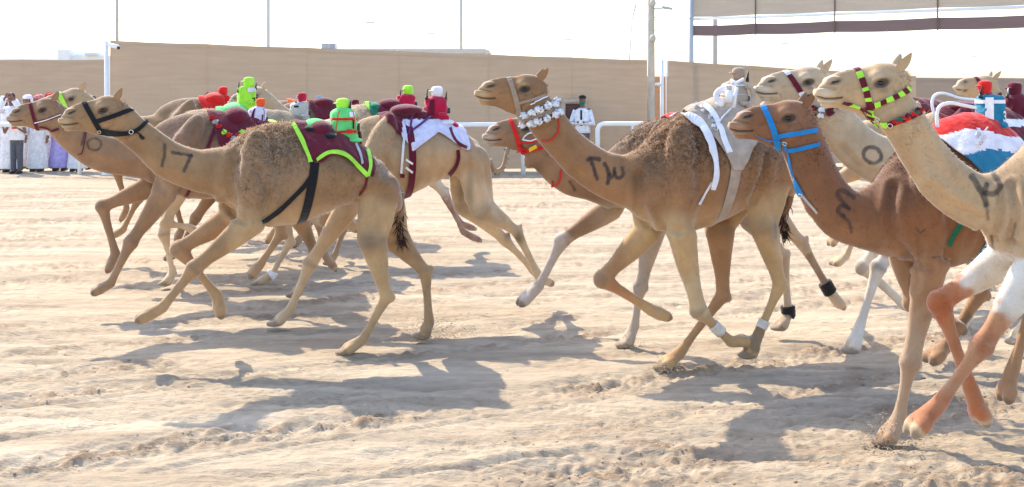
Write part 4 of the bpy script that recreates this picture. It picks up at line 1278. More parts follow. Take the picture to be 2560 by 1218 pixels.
c17.strap('flank_cord', [(916, 444), (912, 468), (899, 486)], 6, MAROON)

# 10: maroon and white halter, maroon cloth
h = c10.band('halter', (77, 263), (96, 332), 8, [MAROON, WHITE], head=True)
c10.strap('cheek_strap', [(88, 306), (120, 298), (152, 287)], 6, MAROON, parent=h)
c10.strap('cheek_stripe', [(88, 306), (120, 298), (152, 287)], 2.2, WHITE, parent=h, lift=0.018)
c10.strap('throat_strap', [(94, 331), (118, 331), (148, 322)], 6, MAROON, parent=h)
cord(c10, 'neck_cord', [(214, 325), (212, 350), (206, 380), (196, 386)], 0.005, MAROON)
cl = c10.cloth([(518, 292), (535, 330), (545, 370), (590, 375), (640, 370), (700, 365), (720, 340)], [MAROON])
c10.pad(590, 296, 34, 30, MAROON, 0.17)
poms(c10, [(530, 300), (545, 320), (560, 335), (585, 350), (605, 335)], 10, [RED, GREY, RED, LIME], parent=cl)
c10.band('girth', (545, 290), (462, 494), 8, MAROON, R0=0.9)

# 23: taupe noseband, tasselled collar, white bands
h = c23.band('halter', (1271, 193), (1296, 288), 12, TAUPE, head=True)
c23.strap('cheek_strap', [(1291, 258), (1325, 252), (1362, 238)], 7, TAUPE, parent=h)
cord(c23, 'white_cord', [(1325, 262), (1345, 252), (1366, 241)], 0.005, WHITE, parent=h)
cb = c23.band('collar', (1402, 268), (1296, 300), 12, TAUPE, lift=0.014)
poms(c23, [(1312, 284), (1345, 274), (1385, 258), (1396, 256)], 14, [WHITE], parent=cb)
poms(c23, [(1313, 307), (1345, 303), (1385, 288), (1405, 277)], 14, [WHITE], parent=cb)
cord(c23, 'neck_cord', [(1394, 298), (1396, 320), (1386, 342), (1370, 352), (1356, 350)], 0.006, RED)
cl = c23.cloth([(1712, 288), (1735, 318), (1760, 360), (1785, 420), (1805, 420), (1835, 370), (1862, 340), (1890, 330)], [BEIGE])
c23.strap('white_band', [(1702, 289), (1735, 300), (1765, 335), (1782, 385), (1786, 430), (1780, 470)], lambda f: 26 - 18 * f, WHITE, parent=cl, lift=0.034)
c23.strap('white_band', [(1748, 262), (1775, 280), (1792, 310), (1796, 330)], 13, WHITE, parent=cl, lift=0.036)
c23.strap('white_band', [(1798, 318), (1806, 345), (1820, 384)], 13, WHITE, parent=cl, lift=0.034)
c23.band('girth', (1808, 256), (1780, 560), 26, BEIGE, R0=0.9)
c23.strap('lashing', [(1745, 510), (1765, 480), (1780, 455)], 5, WHITE)
c23.strap('lashing', [(1792, 315), (1806, 298), (1826, 276)], 4, WHITE, lift=0.04)
poms(c23, [(1745, 275), (1765, 285), (1780, 310), (1788, 330)], 9, [GREY, WHITE], parent=cl, name='knot')
wrap(c23, 0, 2.45, 2.70, OFFWHITE, 0.044); wrap(c23, 2, 2.74, 2.90, OFFWHITE, 0.042)

# red haltered camel
h = cK.band('halter', (1274, 296), (1298, 374), 10, RED, head=True)
cK.strap('throat_strap', [(1296, 378), (1330, 374), (1366, 366)], 8, RED, parent=h)
cK.strap('cheek_strap', [(1297, 358), (1320, 357), (1345, 350)], 4, RED, parent=h)
cK.strap('name_tag', [(1322, 374), (1340, 366)], 7, YELLOW, parent=h, lift=0.02)
poms(cK, [(1285, 380), (1298, 382), (1310, 378)], 10, [RED], parent=h, name='knot', lift=0.01)
cord(cK, 'white_loop', [(1310, 350), (1318, 338), (1340, 327), (1356, 328), (1350, 340), (1330, 350), (1314, 352)], 0.006, WHITE, parent=h, lift=0.03)
cord(cK, 'neck_cord', [(1401, 424), (1400, 445), (1392, 460), (1378, 466)], 0.007, RED)
wrap(cK, 2, 2.86, 3.08, BLACK, 0.060); wrap(cK, 3, 2.82, 3.06, BLACK, 0.060)
cK.cloth([(1660, 300), (1690, 330), (1740, 360), (1800, 360), (1830, 340)], [RED])

# blue haltered camel with the flag cloth
h = cM.band('halter', (1906, 266), (1944, 376), 14, BLUE, head=True)
cM.strap('cheek_strap', [(1946, 341), (1985, 335), (2040, 326)], 11, BLUE, parent=h)
cM.strap('throat_strap', [(1948, 380), (1990, 374), (2046, 361)], 10, BLUE, parent=h)
cM.strap('chin_strap', [(1904, 357), (1922, 366), (1941, 376)], 6, BLUE, parent=h)
cM.strap('lead_rope', [(1947, 380), (1965, 415), (1988, 455), (2006, 488)], 12, BLUE, parent=h, both=False)
cM.strap('lead_cord', [(2004, 482), (2022, 506), (2044, 530)], 5, GREY, parent=h, both=False)
ring_buckle(cM, 1943, 378, 5, parent=h); ring_buckle(cM, 2005, 486, 5, parent=h)
def flag(x, y):
    if y < np.interp(x, [2325, 2370, 2418, 2452, 2520], [345, 338, 322, 326, 345]): return 0
    return 1 if y < np.interp(x, [2380, 2406, 2464, 2498, 2530, 2580], [402, 391, 376, 376, 384, 395]) else 2
cM.cloth([(2326, 350), (2340, 372), (2365, 400), (2395, 440), (2440, 460), (2500, 452), (2550, 440), (2580, 430)], [RED, WHITE, TEAL], flag)
cM.pad(2410, 312, 44, 16, RED, 0.12)
cM.band('girth', (2440, 300), (2410, 652), 20, TEAL, R0=0.9)
cM.strap('breast_strap', [(2402, 560), (2385, 585), (2372, 612)], 12, DKGREEN)
poms(cM, [(2440, 345), (2452, 352), (2445, 366)], 9, [WHITE], name='knot', lift=0.04)
cM.strap('lashing', [(2460, 330), (2446, 350), (2434, 372)], 4, WHITE, lift=0.045)

# cream camel nearest the lens: maroon and lime halter
alt = lambda f: int(f * 12) % 2
h = cP.band('halter', (2141, 172), (2175, 300), 15, [MAROON, LIME], head=True, seg=lambda f: 1 if (int(f * 24) % 3 == 1) else 0, k=48)
cP.strap('cheek_strap', [(2174, 266), (2210, 256), (2245, 240), (2270, 221)], 14, [MAROON, LIME], parent=h, seg=lambda f: 1 if (int(f * 7.9) % 2 == 1) else 0)
cP.strap('throat_strap', [(2127, 286), (2146, 298), (2168, 306), (2200, 312), (2230, 310)], 14, [MAROON, LIME], parent=h, seg=lambda f: 1 if (int(f * 6.9) % 2 == 1) else 0)
cP.strap('neck_strap', [(2225, 308), (2260, 298), (2290, 286), (2306, 276)], 13, [MAROON, RED], parent=h, seg=lambda f: int(f * 9) % 2)
poms(cP, [(2235, 300), (2262, 290), (2285, 282), (2303, 272)], 8, [RED, DKGREEN, RED, MAROON], parent=h)
ring_buckle(cP, 2225, 311, 6, parent=h); ring_buckle(cP, 2170, 306, 5, parent=h)

# whitish camel: maroon band with white teeth
h = cN.band('halter', (1966, 183), (2004, 250), 13, [MAROON, WHITE], head=True, seg=lambda f: 1 if (f < 0.06 or f > 0.94 or 0.32 < f < 0.36) else 0, k=48)
cN.strap('cheek_strap', [(2002, 245), (2030, 240), (2062, 232)], 11, MAROON, parent=h)
poms(cN, [(2032, 268), (2050, 272), (2070, 270), (2095, 268)], 12, [MAROON, WHITE], parent=h)
poms(cN, [(2030, 283), (2050, 286), (2070, 282)], 12, [MAROON, WHITE], parent=h)
cN.cloth([(2330, 290), (2350, 330), (2400, 380), (2460, 380), (2530, 370), (2580, 350)], [MAROON, WHITE], lambda x, y: 1 if 300 < y < 318 else 0)
cN.pad(2400, 268, 46, 16, MAROON, 0.16)

# cream camel behind 17: maroon and white
def icl(x, y):
    if x < 1006 - max(0, (y - 330)) * 0.2: return 0
    if y < 300: return 0
    return 1
cl = cI.cloth([(946, 300), (975, 328), (1003, 356), (1012, 378), (1036, 360), (1060, 345), (1082, 331), (1110, 348), (1134, 368), (1158, 376), (1163, 352)], [MAROON, LILAC], icl)
cI.pad(1015, 276, 40, 16, MAROON, 0.16); cI.pad(1042, 284, 26, 12, MAROON, 0.14)
g = cI.band('girth', (1010, 290), (1014, 492), 17, [MAROON, WHITE], R0=0.9, seg=lambda f: 0, lift=0.024)
cI.strap('white_stripe', [(1014, 398), (1030, 408)], 5, WHITE, parent=g, lift=0.036, both=False)
cI.strap('white_stripe', [(1013, 416), (1029, 428)], 5, WHITE, parent=g, lift=0.036, both=False)
cI.strap('white_strap', [(1010, 348), (1006, 390), (1001, 432)], 6, WHITE, parent=g, lift=0.02)
cI.strap('buckle_strap', [(998, 437), (1010, 438)], 9, MAROON, parent=g, lift=0.022)
cI.strap('flank_cord', [(1144, 376), (1146, 396), (1138, 418), (1122, 436)], 9, MAROON)
cI.strap('lashing', [(1030, 330), (1055, 312), (1078, 294)], 5, PURPLE, parent=cl, lift=0.03)
cI.strap('lashing', [(1122, 325), (1130, 345), (1145, 364), (1160, 372)], 6, MAROON, parent=cl, lift=0.03)
cI.strap('lashing', [(1030, 290), (1026, 315), (1022, 340)], 5, PURPLE, parent=cl, lift=0.03)
cI.pad(1110, 306, 24, 9, WHITE, 0.14); cI.pad(1132, 316, 14, 12, CRIMSON, 0.12)

# the others
h = cE.band('halter', (214, 253), (249, 322), 15, LIME, head=True)
cE.cloth([(730, 322), (750, 360), (785, 400), (839, 395), (890, 418), (924, 416)], [GREEN, WHITE], lambda x, y: 1 if 320 < y < 332 and x > 800 else 0)
cE.pad(792, 312, 44, 26, GREEN, 0.16); cE.pad(905, 368, 34, 26, LIME, 0.16); cE.pad(838, 330, 18, 16, WHITE, 0.17)
cE.strap('girth', [(752, 330), (775, 352), (800, 372)], 8, BLACK, lift=0.035)
wrap(cE, 3, 2.9, 3.15, WHITE, 0.058)
cH.cloth([(518, 300), (545, 350), (640, 370), (720, 340)], [RED]); cH.pad(570, 286, 36, 22, RED, 0.16)
cF.cloth([(518, 300), (545, 350), (640, 370), (720, 340)], [MAROON]); cF.pad(575, 288, 40, 22, MAROON, 0.16)
h = cF.band('halter', (84, 288), (104, 358), 10, RED, head=True)
cG.cloth([(518, 300), (545, 350), (640, 370), (720, 340)], [TAUPE])
cO2.cloth([(518, 300), (545, 350), (640, 370), (720, 340)], [ORANGE])
cl = cL.cloth([(700, 322), (730, 370), (785, 420), (839, 405), (890, 418), (924, 416)], [MAROON, LIME, DKGREEN], lambda x, y: 1 if x < 716 else (2 if x < 748 and y < 360 else 0))
cL.pad(800, 312, 50, 26, MAROON, 0.16); cL.pad(735, 318, 24, 18, DKGREEN, 0.17)
h = cQ.band('halter', (1275, 190), (1300, 292), 13, MAROON, head=True)
cQ.strap('cheek_strap', [(1300, 290), (1340, 278), (1372, 258)], 12, MAROON, parent=h)
cO.cloth([(518, 292), (545, 350), (640, 370), (720, 340)], [MAROON])

# ------------------------------------------------------------------ robot jockeys
def text_mesh(txt, size):
    cu = bpy.data.curves.new('t', 'FONT')
    cu.body = txt; cu.size = size; cu.align_x = 'CENTER'; cu.align_y = 'CENTER'
    cu.extrude = 0.0; cu.offset = size * 0.02
    o = bpy.data.objects.new('t', cu)
    COL.objects.link(o)
    dg = bpy.context.evaluated_depsgraph_get()
    me = bpy.data.meshes.new_from_object(o.evaluated_get(dg))
    bpy.data.objects.remove(o)
    bm = bmesh.new(); bm.from_mesh(me)
    bmesh.ops.triangulate(bm, faces=bm.faces[:])
    bmesh.ops.subdivide_edges(bm, edges=bm.edges[:], cuts=2)
    bm.to_mesh(me); bm.free()
    return me

def robot(c, px, y0, y1, wpx, vest, label, head=None, head_px=None, number=None, numcol=None, bands=(), antennas=(), lean=0.0, panel=None, arms=False, hr=0.32, neck=None, slab=False, shoulder=None, harness=None):
    """small box-bodied robot jockey in a padded vest; y0 bottom, y1 shoulder row in the photo"""
    b, t = c.Q(px, y0), c.Q(px, y1)
    q = b.y / F; w = wpx * q / 2
    H = t.z - b.z
    root = empty('robot_jockey', b, label, 'robot', 'robot jockeys strapped on the camels')
    ax = (c.up - c.hd * lean).normalized()
    prof = [(0, .82), (.05, .97), (.22, 1.04), (.5, 1.03), (.74, 1.0), (.86, .94), (.94, .80), (1.0, .58), (1.05, .30)] if not slab else [(0, .94), (.04, 1), (.5, 1.0), (.9, .97), (.97, .88), (1.0, .6), (1.01, .2)]
    R = []
    for f in np.linspace(0, prof[-1][0], 18):
        r = np.interp(f, *zip(*prof))
        ring = []
        for a in np.linspace(0, 2 * math.pi, 28, endpoint=False):
            e = 0.62 if not slab else 0.45
            sn, cs = math.sin(a), math.cos(a)
            k = w * r * (1 + 0.045 * math.cos(5 * a + 3 * f) + 0.035 * math.sin(9 * a + 9 * f) + 0.025 * math.sin(17 * f + 2 * a))
            ring.append(b + ax * (H * f) + c.hd * (k * math.copysign(abs(cs) ** e, cs)) + c.n * (k * 0.82 * math.copysign(abs(sn) ** e, sn)))
        R.append(ring)
    vm = MB().rings(R)
    VV_ = np.array([tuple(v) for v in vm.V])
    nz_ = fbm(VV_ * 22, 2, int(px) % 97, 0.6) - 0.6 * np.abs(fbm(VV_ * np.array([[14, 14, 30]]), 2, 5))
    cen = np.array(b)[None] + (VV_ - np.array(b)[None]) @ np.array(ax)[:, None] * np.array(ax)[None]
    dirv = VV_ - cen; dirv /= (np.linalg.norm(dirv, axis=1)[:, None] + 1e-6)
    VV_ = VV_ + dirv * (0.13 * w * nz_)[:, None]
    vm.V = [tuple(v) for v in VV_]
    vest_o = vm.build('vest', vest, root)
    def surf(u, v, lift=0.006):
        """u in -1..1 across the near face, v 0..1 up"""
        a = math.pi / 2 - u * 0.9
        r = np.interp(v, *zip(*prof))
        e = 0.62 if not slab else 0.45
        sn, cs = math.sin(a), math.cos(a)
        k = w * r * 1.05
        return b + ax * (H * v) + c.hd * (k * math.copysign(abs(cs) ** e, cs)) + c.n * (k * 0.82 * math.copysign(abs(sn) ** e, sn) + lift)
    if panel:
        mm, u0, u1, v0, v1 = panel
        g = [[surf(u, v, 0.004) for u in np.linspace(u0, u1, 7)] for v in np.linspace(v0, v1, 5)]
        MB().rings(g, cap=False, closed=False).build('vest_panel', mm, root)
    for (v, hgt, mm) in bands:
        R2 = []
        for f in (v - hgt / 2, v + hgt / 2):
            r = np.interp(f, *zip(*prof)) * 1.06
            ring = []
            for a in np.linspace(0, 2 * math.pi, 28, endpoint=False):
                e = 0.62 if not slab else 0.45
                sn, cs = math.sin(a), math.cos(a)
                ring.append(b + ax * (H * f) + c.hd * (w * r * math.copysign(abs(cs) ** e, cs)) + c.n * (w * r * 0.82 * math.copysign(abs(sn) ** e, sn)))
            R2.append(ring)
        MB().rings(R2, cap=False).build('band', mm, root)
    for (ua, ub) in (((-0.75, -0.45), (0.7, 0.5)) if harness else ()):
        g = []
        for f in np.linspace(0, 1, 9):
            u_ = ua + (ub - ua) * f; v_ = 0.06 + 0.88 * f
            g.append([surf(u_ - 0.05, v_, 0.008), surf(u_ + 0.05, v_, 0.008)])
        MB().rings(g, cap=False, closed=False).build('harness_strap', harness or BLACK, root)
    MB().box(surf(0.1, 0.16, 0.03), w * 0.55, 0.05, H * 0.16, (c.hd, c.n, ax), bev=0.012).build('pouch', harness or vest, root)
    if number:
        txt, u, v, size, mm = number
        me = text_mesh(txt, size * H)
        V = verts_np(me)
        V = np.array([tuple(surf(u + x / (w * 0.95), v + y / H, 0.010)) for x, y, z in V])
        set_verts(me, V)
        link('number', me, mm, root, smooth=False)
    if head:
        hp, hy = head_px
        hc = c.Q(hp, hy); r = hr * w * 2 / 2 if hr > 1 else hr * w * 2
        r = max(r, 0.02)
        cap = MB()
        RR = []
        for f, g in [(-1.0, .55), (-.85, .82), (-.4, .95), (.1, 1.0), (.5, .98), (.72, .86), (.86, .6), (.92, .2)]:
            RR.append([hc + c.up * (r * f) + c.hd * (r * g * math.cos(a) * (1 + 0.05 * math.sin(3 * a + px))) + c.n * (r * g * 0.95 * math.sin(a)) for a in np.linspace(0, 2 * math.pi, 16, endpoint=False)])
        cap.rings(RR)
        cp = cap.build('head', head, root)
        MB().ellipsoid(hc - c.hd * (r * 0.95) + c.up * (r * 0.1), c.hd * (r * 0.55), c.n * (r * 0.7), c.up * (r * 0.12), 12, 6).build('cap_brim', head, cp)
        top = b + ax * (H * 0.98)
        MB().tube([top, (top + hc) / 2, hc], r * 0.42, 10).build('neck', neck or head, root)
    for (dx, h0, h1, mm) in antennas:
        p0 = c.Q(px + dx, h0, 0.03); p1 = c.Q(px + dx + (h0 - h1) * 0.12, h1, 0.03)
        o = MB().tube([p0, p0 + (p1 - p0) * 0.35], 0.013, 8).build('radio', BLKPL, root)
        MB().tube([p0 + (p1 - p0) * 0.35, p1], [0.008, 0.005], 6).build('antenna', mm, o)
    # whip motor and seat block
    MB().box(b + c.hd * (w * 1.02) + ax * (H * 0.30), w * 0.45, w * 0.7, H * 0.28, (c.hd, c.n, ax), bev=0.008).build('whip_motor', BLKPL, root)
    MB().box(b - ax * 0.02, w * 2.1, w * 1.5, 0.07, (c.hd, c.n, ax), bev=0.015).build('seat_block', shoulder or vest, root)
    return root

def grab_bar(c, pts, r, m, root):
    for sd_ in (1, -1):
        q = [c.Q(x, y, 0.11 * sd_) for x, y in catmull(pts, 20)]
        MB().tube(q, r, 8).build('grab_bar', m, root)

robot(c17, 860, 338, 270, 62, GREEN, 'green robot with red straps and number 1 riding camel 17', LIME, (857, 260), ('1', 0.42, 0.40, 0.46, BLACK), None,
      bands=[(0.60, 0.09, RED), (0.14, 0.08, RED)], harness=RED, antennas=[(14, 275, 250, BLKPL)], hr=0.26, panel=(WHITE, 0.15, 0.8, 0.68, 0.86))
robot(c10, 640, 312, 268, 44, LILAC, 'white robot with a maroon stripe and number 1 riding camel 10', ORANGE, (652, 256), ('1', 0.35, 0.35, 0.62, MAROON), None,
      antennas=[(20, 290, 270, BLKPL)], lean=-0.12, hr=0.26, harness=PURPLE, panel=(MAROON, -0.55, -0.25, 0.05, 0.95))
robot(cE, 617, 264, 216, 45, LIME, 'tall lime robot marked 7 standing highest in the left group', LIME, (622, 205), ('7', 0.45, 0.22, 0.5, BLACK), None,
      antennas=[(-22, 232, 206, BLKPL), (22, 224, 208, BLKPL)], hr=0.30, harness=LIME, panel=(LILAC, 0.0, 0.9, 0.70, 0.92), slab=True)
robot(cH, 556, 262, 238, 38, RED, 'small all red robot against the fence left of the lime one', RED, (558, 227), hr=0.30)
robot(cG, 749, 294, 256, 44, GREY, 'grey white robot with black strap left of the orange one', CRIMSON, (755, 242), hr=0.26, antennas=[(-10, 262, 240, GREY)], panel=(BLACK, -0.8, -0.1, 0.68, 0.80))
robot(cO2, 796, 290, 260, 42, ORANGE, 'orange robot with a blue cap at the back', TEAL, (800, 249), hr=0.24)
robot(cF, 886, 290, 264, 26, MAROON, 'dark maroon robot peeking above the green robot', MAROON, (888, 257), hr=0.36)
robot(cL, 1014, 270, 236, 46, CRIMSON, 'crimson robot with a lime ball head behind the white capped one', LIME, (1020, 225), hr=0.28, antennas=[(-14, 245, 222, BLKPL)], panel=(YELLOW, -0.2, 0.15, 0.05, 0.25))
robot(cI, 1090, 292, 242, 56, CRIMSON, 'crimson robot with white cap and two radios on the cream camel', WHITE, (1093, 229), hr=0.26, antennas=[(-24, 250, 222, DKGREEN), (24, 252, 228, BLKPL)], panel=(MAROON, -0.7, -0.2, 0.1, 0.85))
r23 = robot(c23, 1836, 268, 204, 62, BEIGE, 'beige robot lashed with white cord on the woolly camel', TAUPE, (1846, 184), hr=0.27, antennas=[(32, 205, 178, BLKPL)], bands=[(0.5, 0.05, GREY), (0.86, 0.05, WHITE)], panel=(WHITE, -0.55, -0.15, 0.15, 0.85))
def robot_arm(c, root, pts, r, m, w=0.10):
    for sd_ in (1, -1):
        q = [c.Q(x, y, w * sd_) for x, y in catmull(pts, 12)]
        a_ = MB().tube(q, r, 8).build('arm', m, root)
        MB().ellipsoid(q[-1], c.hd * r * 1.6, c.n * r * 1.4, c.up * r * 1.4, 8, 6).build('grip', m, a_)
robot_arm(c23, r23, [(1815, 222), (1798, 226), (1790, 240), (1800, 258)], 0.022, WHITE)
robot_arm(c23, r23, [(1866, 214), (1878, 222), (1884, 246), (1872, 262)], 0.020, BEIGE)
MB().tube([c23.Q(1822, 226, 0.16), c23.Q(1822, 256, 0.16)], 0.028, 12).build('bottle', WHITEPAINT, r23)
MB().tube([c23.Q(1842, 218, 0.165), c23.Q(1838, 240, 0.17), c23.Q(1834, 270, 0.17)], 0.014, 8).build('cable', WHITE, r23)
MB().tube([c23.Q(1826, 200, 0.10), c23.Q(1840, 208, 0.13), c23.Q(1858, 198, 0.10)], 0.012, 8).build('neck_cord', WHITE, r23)
r3 = robot(cM, 2475, 326, 236, 62, TEAL, 'teal robot numbered 3 with a round red head', RED, (2462, 217), ('3', 0.50, 0.38, 0.40, WHITE), None,
      antennas=[(-24, 246, 216, BLKPL)], slab=True, hr=0.28, panel=(WHITE, -1.0, -0.05, 0.0, 0.92), bands=[(0.80, 0.10, WHITE)])
grab_bar(cM, [(2344, 318), (2342, 290), (2350, 266), (2376, 258), (2410, 264), (2440, 270)], 0.011, WHITEPAINT, r3)
r1 = robot(cN, 2540, 318, 236, 62, MAROON, 'maroon robot numbered 1 at the right edge', MAROON, (2536, 222), ('1', 0.15, 0.45, 0.42, WHITE), None, antennas=[(-22, 246, 220, STEEL)], hr=0.30)
grab_bar(cN, [(2336, 290), (2330, 258), (2338, 238), (2362, 234), (2400, 246), (2440, 250)], 0.012, WHITEPAINT, r1)

# ------------------------------------------------------------------ fences, rails, poles
def shade_cloth(name, c):
    m = mat(name, c, 0.95, var=0.07, scale=1.3, bump=0.25, bscale=30, stretch=(1, 1, 9), trans=0.10, spec=0.05)
    return m
NET = shade_cloth('shade_net', (0.43, 0.325, 0.235))
NET2 = shade_cloth('shade_net_grey', (0.31, 0.25, 0.20))

def fence(label, p0, p1, seams, postm, net, name='screen_fence', over=0.0, thick=0.010, gap=None):
    """p = (px, distance, top photo row); net panels laced between posts, top edge follows the two rows"""
    A0, B0 = at(p0[0], p0[2], p0[1]), at(p1[0], p1[2], p1[1])
    root = empty(name, (A0.x, A0.y, 0), label, 'fence')
    fs = [0] + seams + [1]
    d = Vector((B0.x - A0.x, B0.y - A0.y, 0)).normalized()
    nrm = Vector((d.y, -d.x, 0))
    for k in range(len(fs) - 1):
        nx, nz = 26, 12
        G = []
        for i in range(nx):
            f = fs[k] + (fs[k + 1] - fs[k]) * i / (nx - 1)
            base = A0.lerp(B0, f)
            col = []
            for j in range(nz):
                v = j / (nz - 1)
                e = math.sin(math.pi * i / (nx - 1))
                bil = 0.035 * e * math.sin(math.pi * v) + 0.006 * math.sin(i * 1.1 + k * 2) * math.sin(3 * v + i * 0.4)
                sag = -0.012 * e * v
                edge = 0.0
                col.append(Vector((base.x, base.y, 0)) + nrm * (bil - edge) + Vector((0, 0, 0.02 + (base.z - 0.02 + sag) * v)))
            G.append(col)
        MB().rings(G, cap=False, closed=False).build('net_panel', net, root)
    for f in fs:
        base = A0.lerp(B0, f)
        MB().tube([(base.x - nrm.x * 0.06, base.y - nrm.y * 0.06, -0.05), (base.x - nrm.x * 0.06, base.y - nrm.y * 0.06, base.z + 0.02)], thick, 10).build('post', postm, root)
    tr = MB()
    tr.tube([A0 - nrm * 0.06 + Vector((0, 0, -0.02)), A0.lerp(B0, 0.5) - nrm * 0.06 + Vector((0, 0, -0.035)), B0 - nrm * 0.06 + Vector((0, 0, -0.02))], 0.014, 8)
    tr.build('top_wire', STEEL, root)
    return root

fence('long beige screen fence behind the camels left of the slim gap', (275, 26.9, 101), (1618, 28.6, 150), [0.17, 0.35, 0.52, 0.69, 0.85], STEEL, NET)
fence('beige screen fence running right of the gap behind the robots', (1668, 28.7, 151), (2290, 30.5, 190), [0.33, 0.66], WHITEPAINT, NET)
fence('greyish low screen fence at the far right', (2280, 32.0, 194), (2720, 33.0, 196), [0.5], STEEL, NET2)
fence('pale screen fence set back at the far left edge', (-160, 34.0, 150), (268, 34.0, 149), [0.5], STEEL, NET)
fence('narrow brown panel seen through the slim gap', (1600, 33.5, 190), (1690, 33.5, 190), [], STEEL, shade_cloth('shade_net_brown', (0.42, 0.25, 0.15)))

def pole(name, label, cat, px, d, r, top=12.0, m=STEEL, taper=0.8, extra=None):
    x = (px - CX) / F * d
    root = empty(name, (x, d, 0), label, cat)
    MB().tube([(x, d, -0.05), (x, d, top * 0.5), (x, d, top)], [r, r * (1 + taper) / 2, r * taper], 14).build('shaft', m, root)
    MB().tube([(x, d, -0.05), (x, d, 0.08)], r * 2.2, 14).build('base_plate', m, root)
    return root, x

GALV = mat('galvanised_grey', (0.42, 0.45, 0.48), 0.55, metal=0.2, var=0.06)
PALEGREY = mat('pale_grey_paint', (0.62, 0.63, 0.64), 0.6, var=0.04)
def lamp_head(root, x, y, z, w, m, n=3, name='lamp_bar'):
    MB().box((x, y, z), w, 0.08, 0.08, bev=0.01).build(name, m, root)
    for k in range(n):
        xx = x - w / 2 + w * (k + 0.5) / n
        MB().box((xx, y - 0.12, z - 0.10), w / n * 0.7, 0.16, 0.22, bev=0.02).build('floodlight', m, root)
for px, lab in [(293, 'grey light pole rising behind the fence corner post'), (671, 'grey light pole second from the left'), (1153, 'grey light pole left of the middle gap')]:
    r, x = pole('light_pole', lab, 'light pole', px, 46, 0.068, 14, GALV)
    r['group'] = 'tall grey light poles'
    lamp_head(r, x, 46, 14, 2.0, GALV)
r, x = pole('light_pole', 'thick grey pole crossing behind the overhead banner', 'light pole', 1788, 36, 0.072, 12, GALV)
r['group'] = 'tall grey light poles'
lamp_head(r, x, 36, 12, 2.0, GALV)
# far floodlight masts whose heads float pale in the glare
for i, (px, py) in enumerate([(925, 55), (1078, 82), (1327, 74), (1420, 98), (1962, 108), (1985, 127), (2215, 126), (2436, 140), (2405, 152)]):
    d = 170 + 12 * i
    p = at(px, py, d)
    where = ['above the rooftop unit', 'left of the third light pole', 'right of the third light pole', 'over the dip in the long fence', 'left under the maroon strip', 'lowest left under the maroon strip', 'over the striped halter', 'highest at the far right', 'lowest at the far right'][i]
    root = empty('floodlight_mast', (p.x, p.y, 0), 'distant pale floodlight mast ' + where, 'light pole', 'distant floodlight masts')
    MB().tube([(p.x, p.y, 0), (p.x, p.y, p.z)], [0.03, 0.02], 6).build('shaft', mat('mast_white', (0.85, 0.86, 0.87), 0.6, var=0.02), root)
    lamp_head(root, p.x, p.y, p.z, 1.9, PALEGREY, 1)

# corner post with a security camera
r, x = pole('corner_post', 'white corner post with a small camera at the fence end', 'post', 266, 26.6, 0.045, at(266, 104, 26.6).z, WHITEPAINT, 1.0)
cp_ = at(284, 115, 26.5)
cc = MB().box(cp_, 0.24, 0.10, 0.09, (Vector((0.93, -0.25, -0.2)).normalized(), Vector((0.26, 0.96, 0)).normalized(), Vector((0.2, 0, 0.97)).normalized()), bev=0.02).build('security_camera', WHITEPAINT, r)
MB().tube([at(268, 112, 26.55), cp_ + Vector((-0.03, 0, 0.02))], 0.018, 8).build('camera_bracket', WHITEPAINT, r)
MB().box(cp_ + Vector((0.13, -0.06, -0.045)), 0.05, 0.07, 0.06, bev=0.01).build('camera_lens', BLKPL, cc)
# lattice pole with insulators in the gap, and the white gap post
POLEM = mat('weathered_pole', (0.48, 0.44, 0.38), 0.8, var=0.2, scale=5)
r, x = pole('utility_pole', 'weathered utility pole with rungs and small lamps beside the gap', 'pole', 1628, 27.8, 0.085, 6.2, POLEM, 0.95)
for z in np.arange(2.9, 5.4, 0.25):
    MB().tube([(x - 0.32, 27.82, z), (x - 0.05, 27.80, z)], 0.006, 5).build('rung', GALV, r)
    MB().tube([(x + 0.05, 27.80, z + 0.1), (x + 0.34, 27.82, z + 0.1)], 0.006, 5).build('rung', GALV, r)
for py in (8, 96):
    p = at(1632, py, 27.6)
    MB().ellipsoid(p, Vector((0.075, 0, 0)), Vector((0, 0.07, 0)), Vector((0, 0, 0.09)), 12, 8).build('insulator', POLEM, r)
fl = at(1668, 20, 27.6)
MB().box(fl, 0.24, 0.18, 0.05, (Vector((0.97, 0, -0.2)).normalized(), Vector((0, 1, 0)), Vector((0.2, 0, 0.97)).normalized()), bev=0.01).build('floodlight', GALV, r)
MB().tube([(x, 27.75, at(1640, 21, 27.6).z), fl], 0.012, 6).build('lamp_arm', GALV, r)
r, x = pole('gap_post', 'white wrapped post on the right side of the slim gap', 'post', 1655, 28.4, 0.045, at(1655, 150, 28.4).z, WHITEPAINT, 1.0)
MB().tube([at(1636, 211, 28.3), at(1655, 211, 28.4)], 0.035, 8).build('cross_bar', WHITEPAINT, r)
for k in range(9):
    p = at(1668, 155 + 4.5 * k, 28.35)
    MB().ellipsoid(p, Vector((0.03, 0, 0)), Vector((0, 0.02, 0)), Vector((0, 0, 0.016)), 8, 5).build('lacing', WHITE, r)
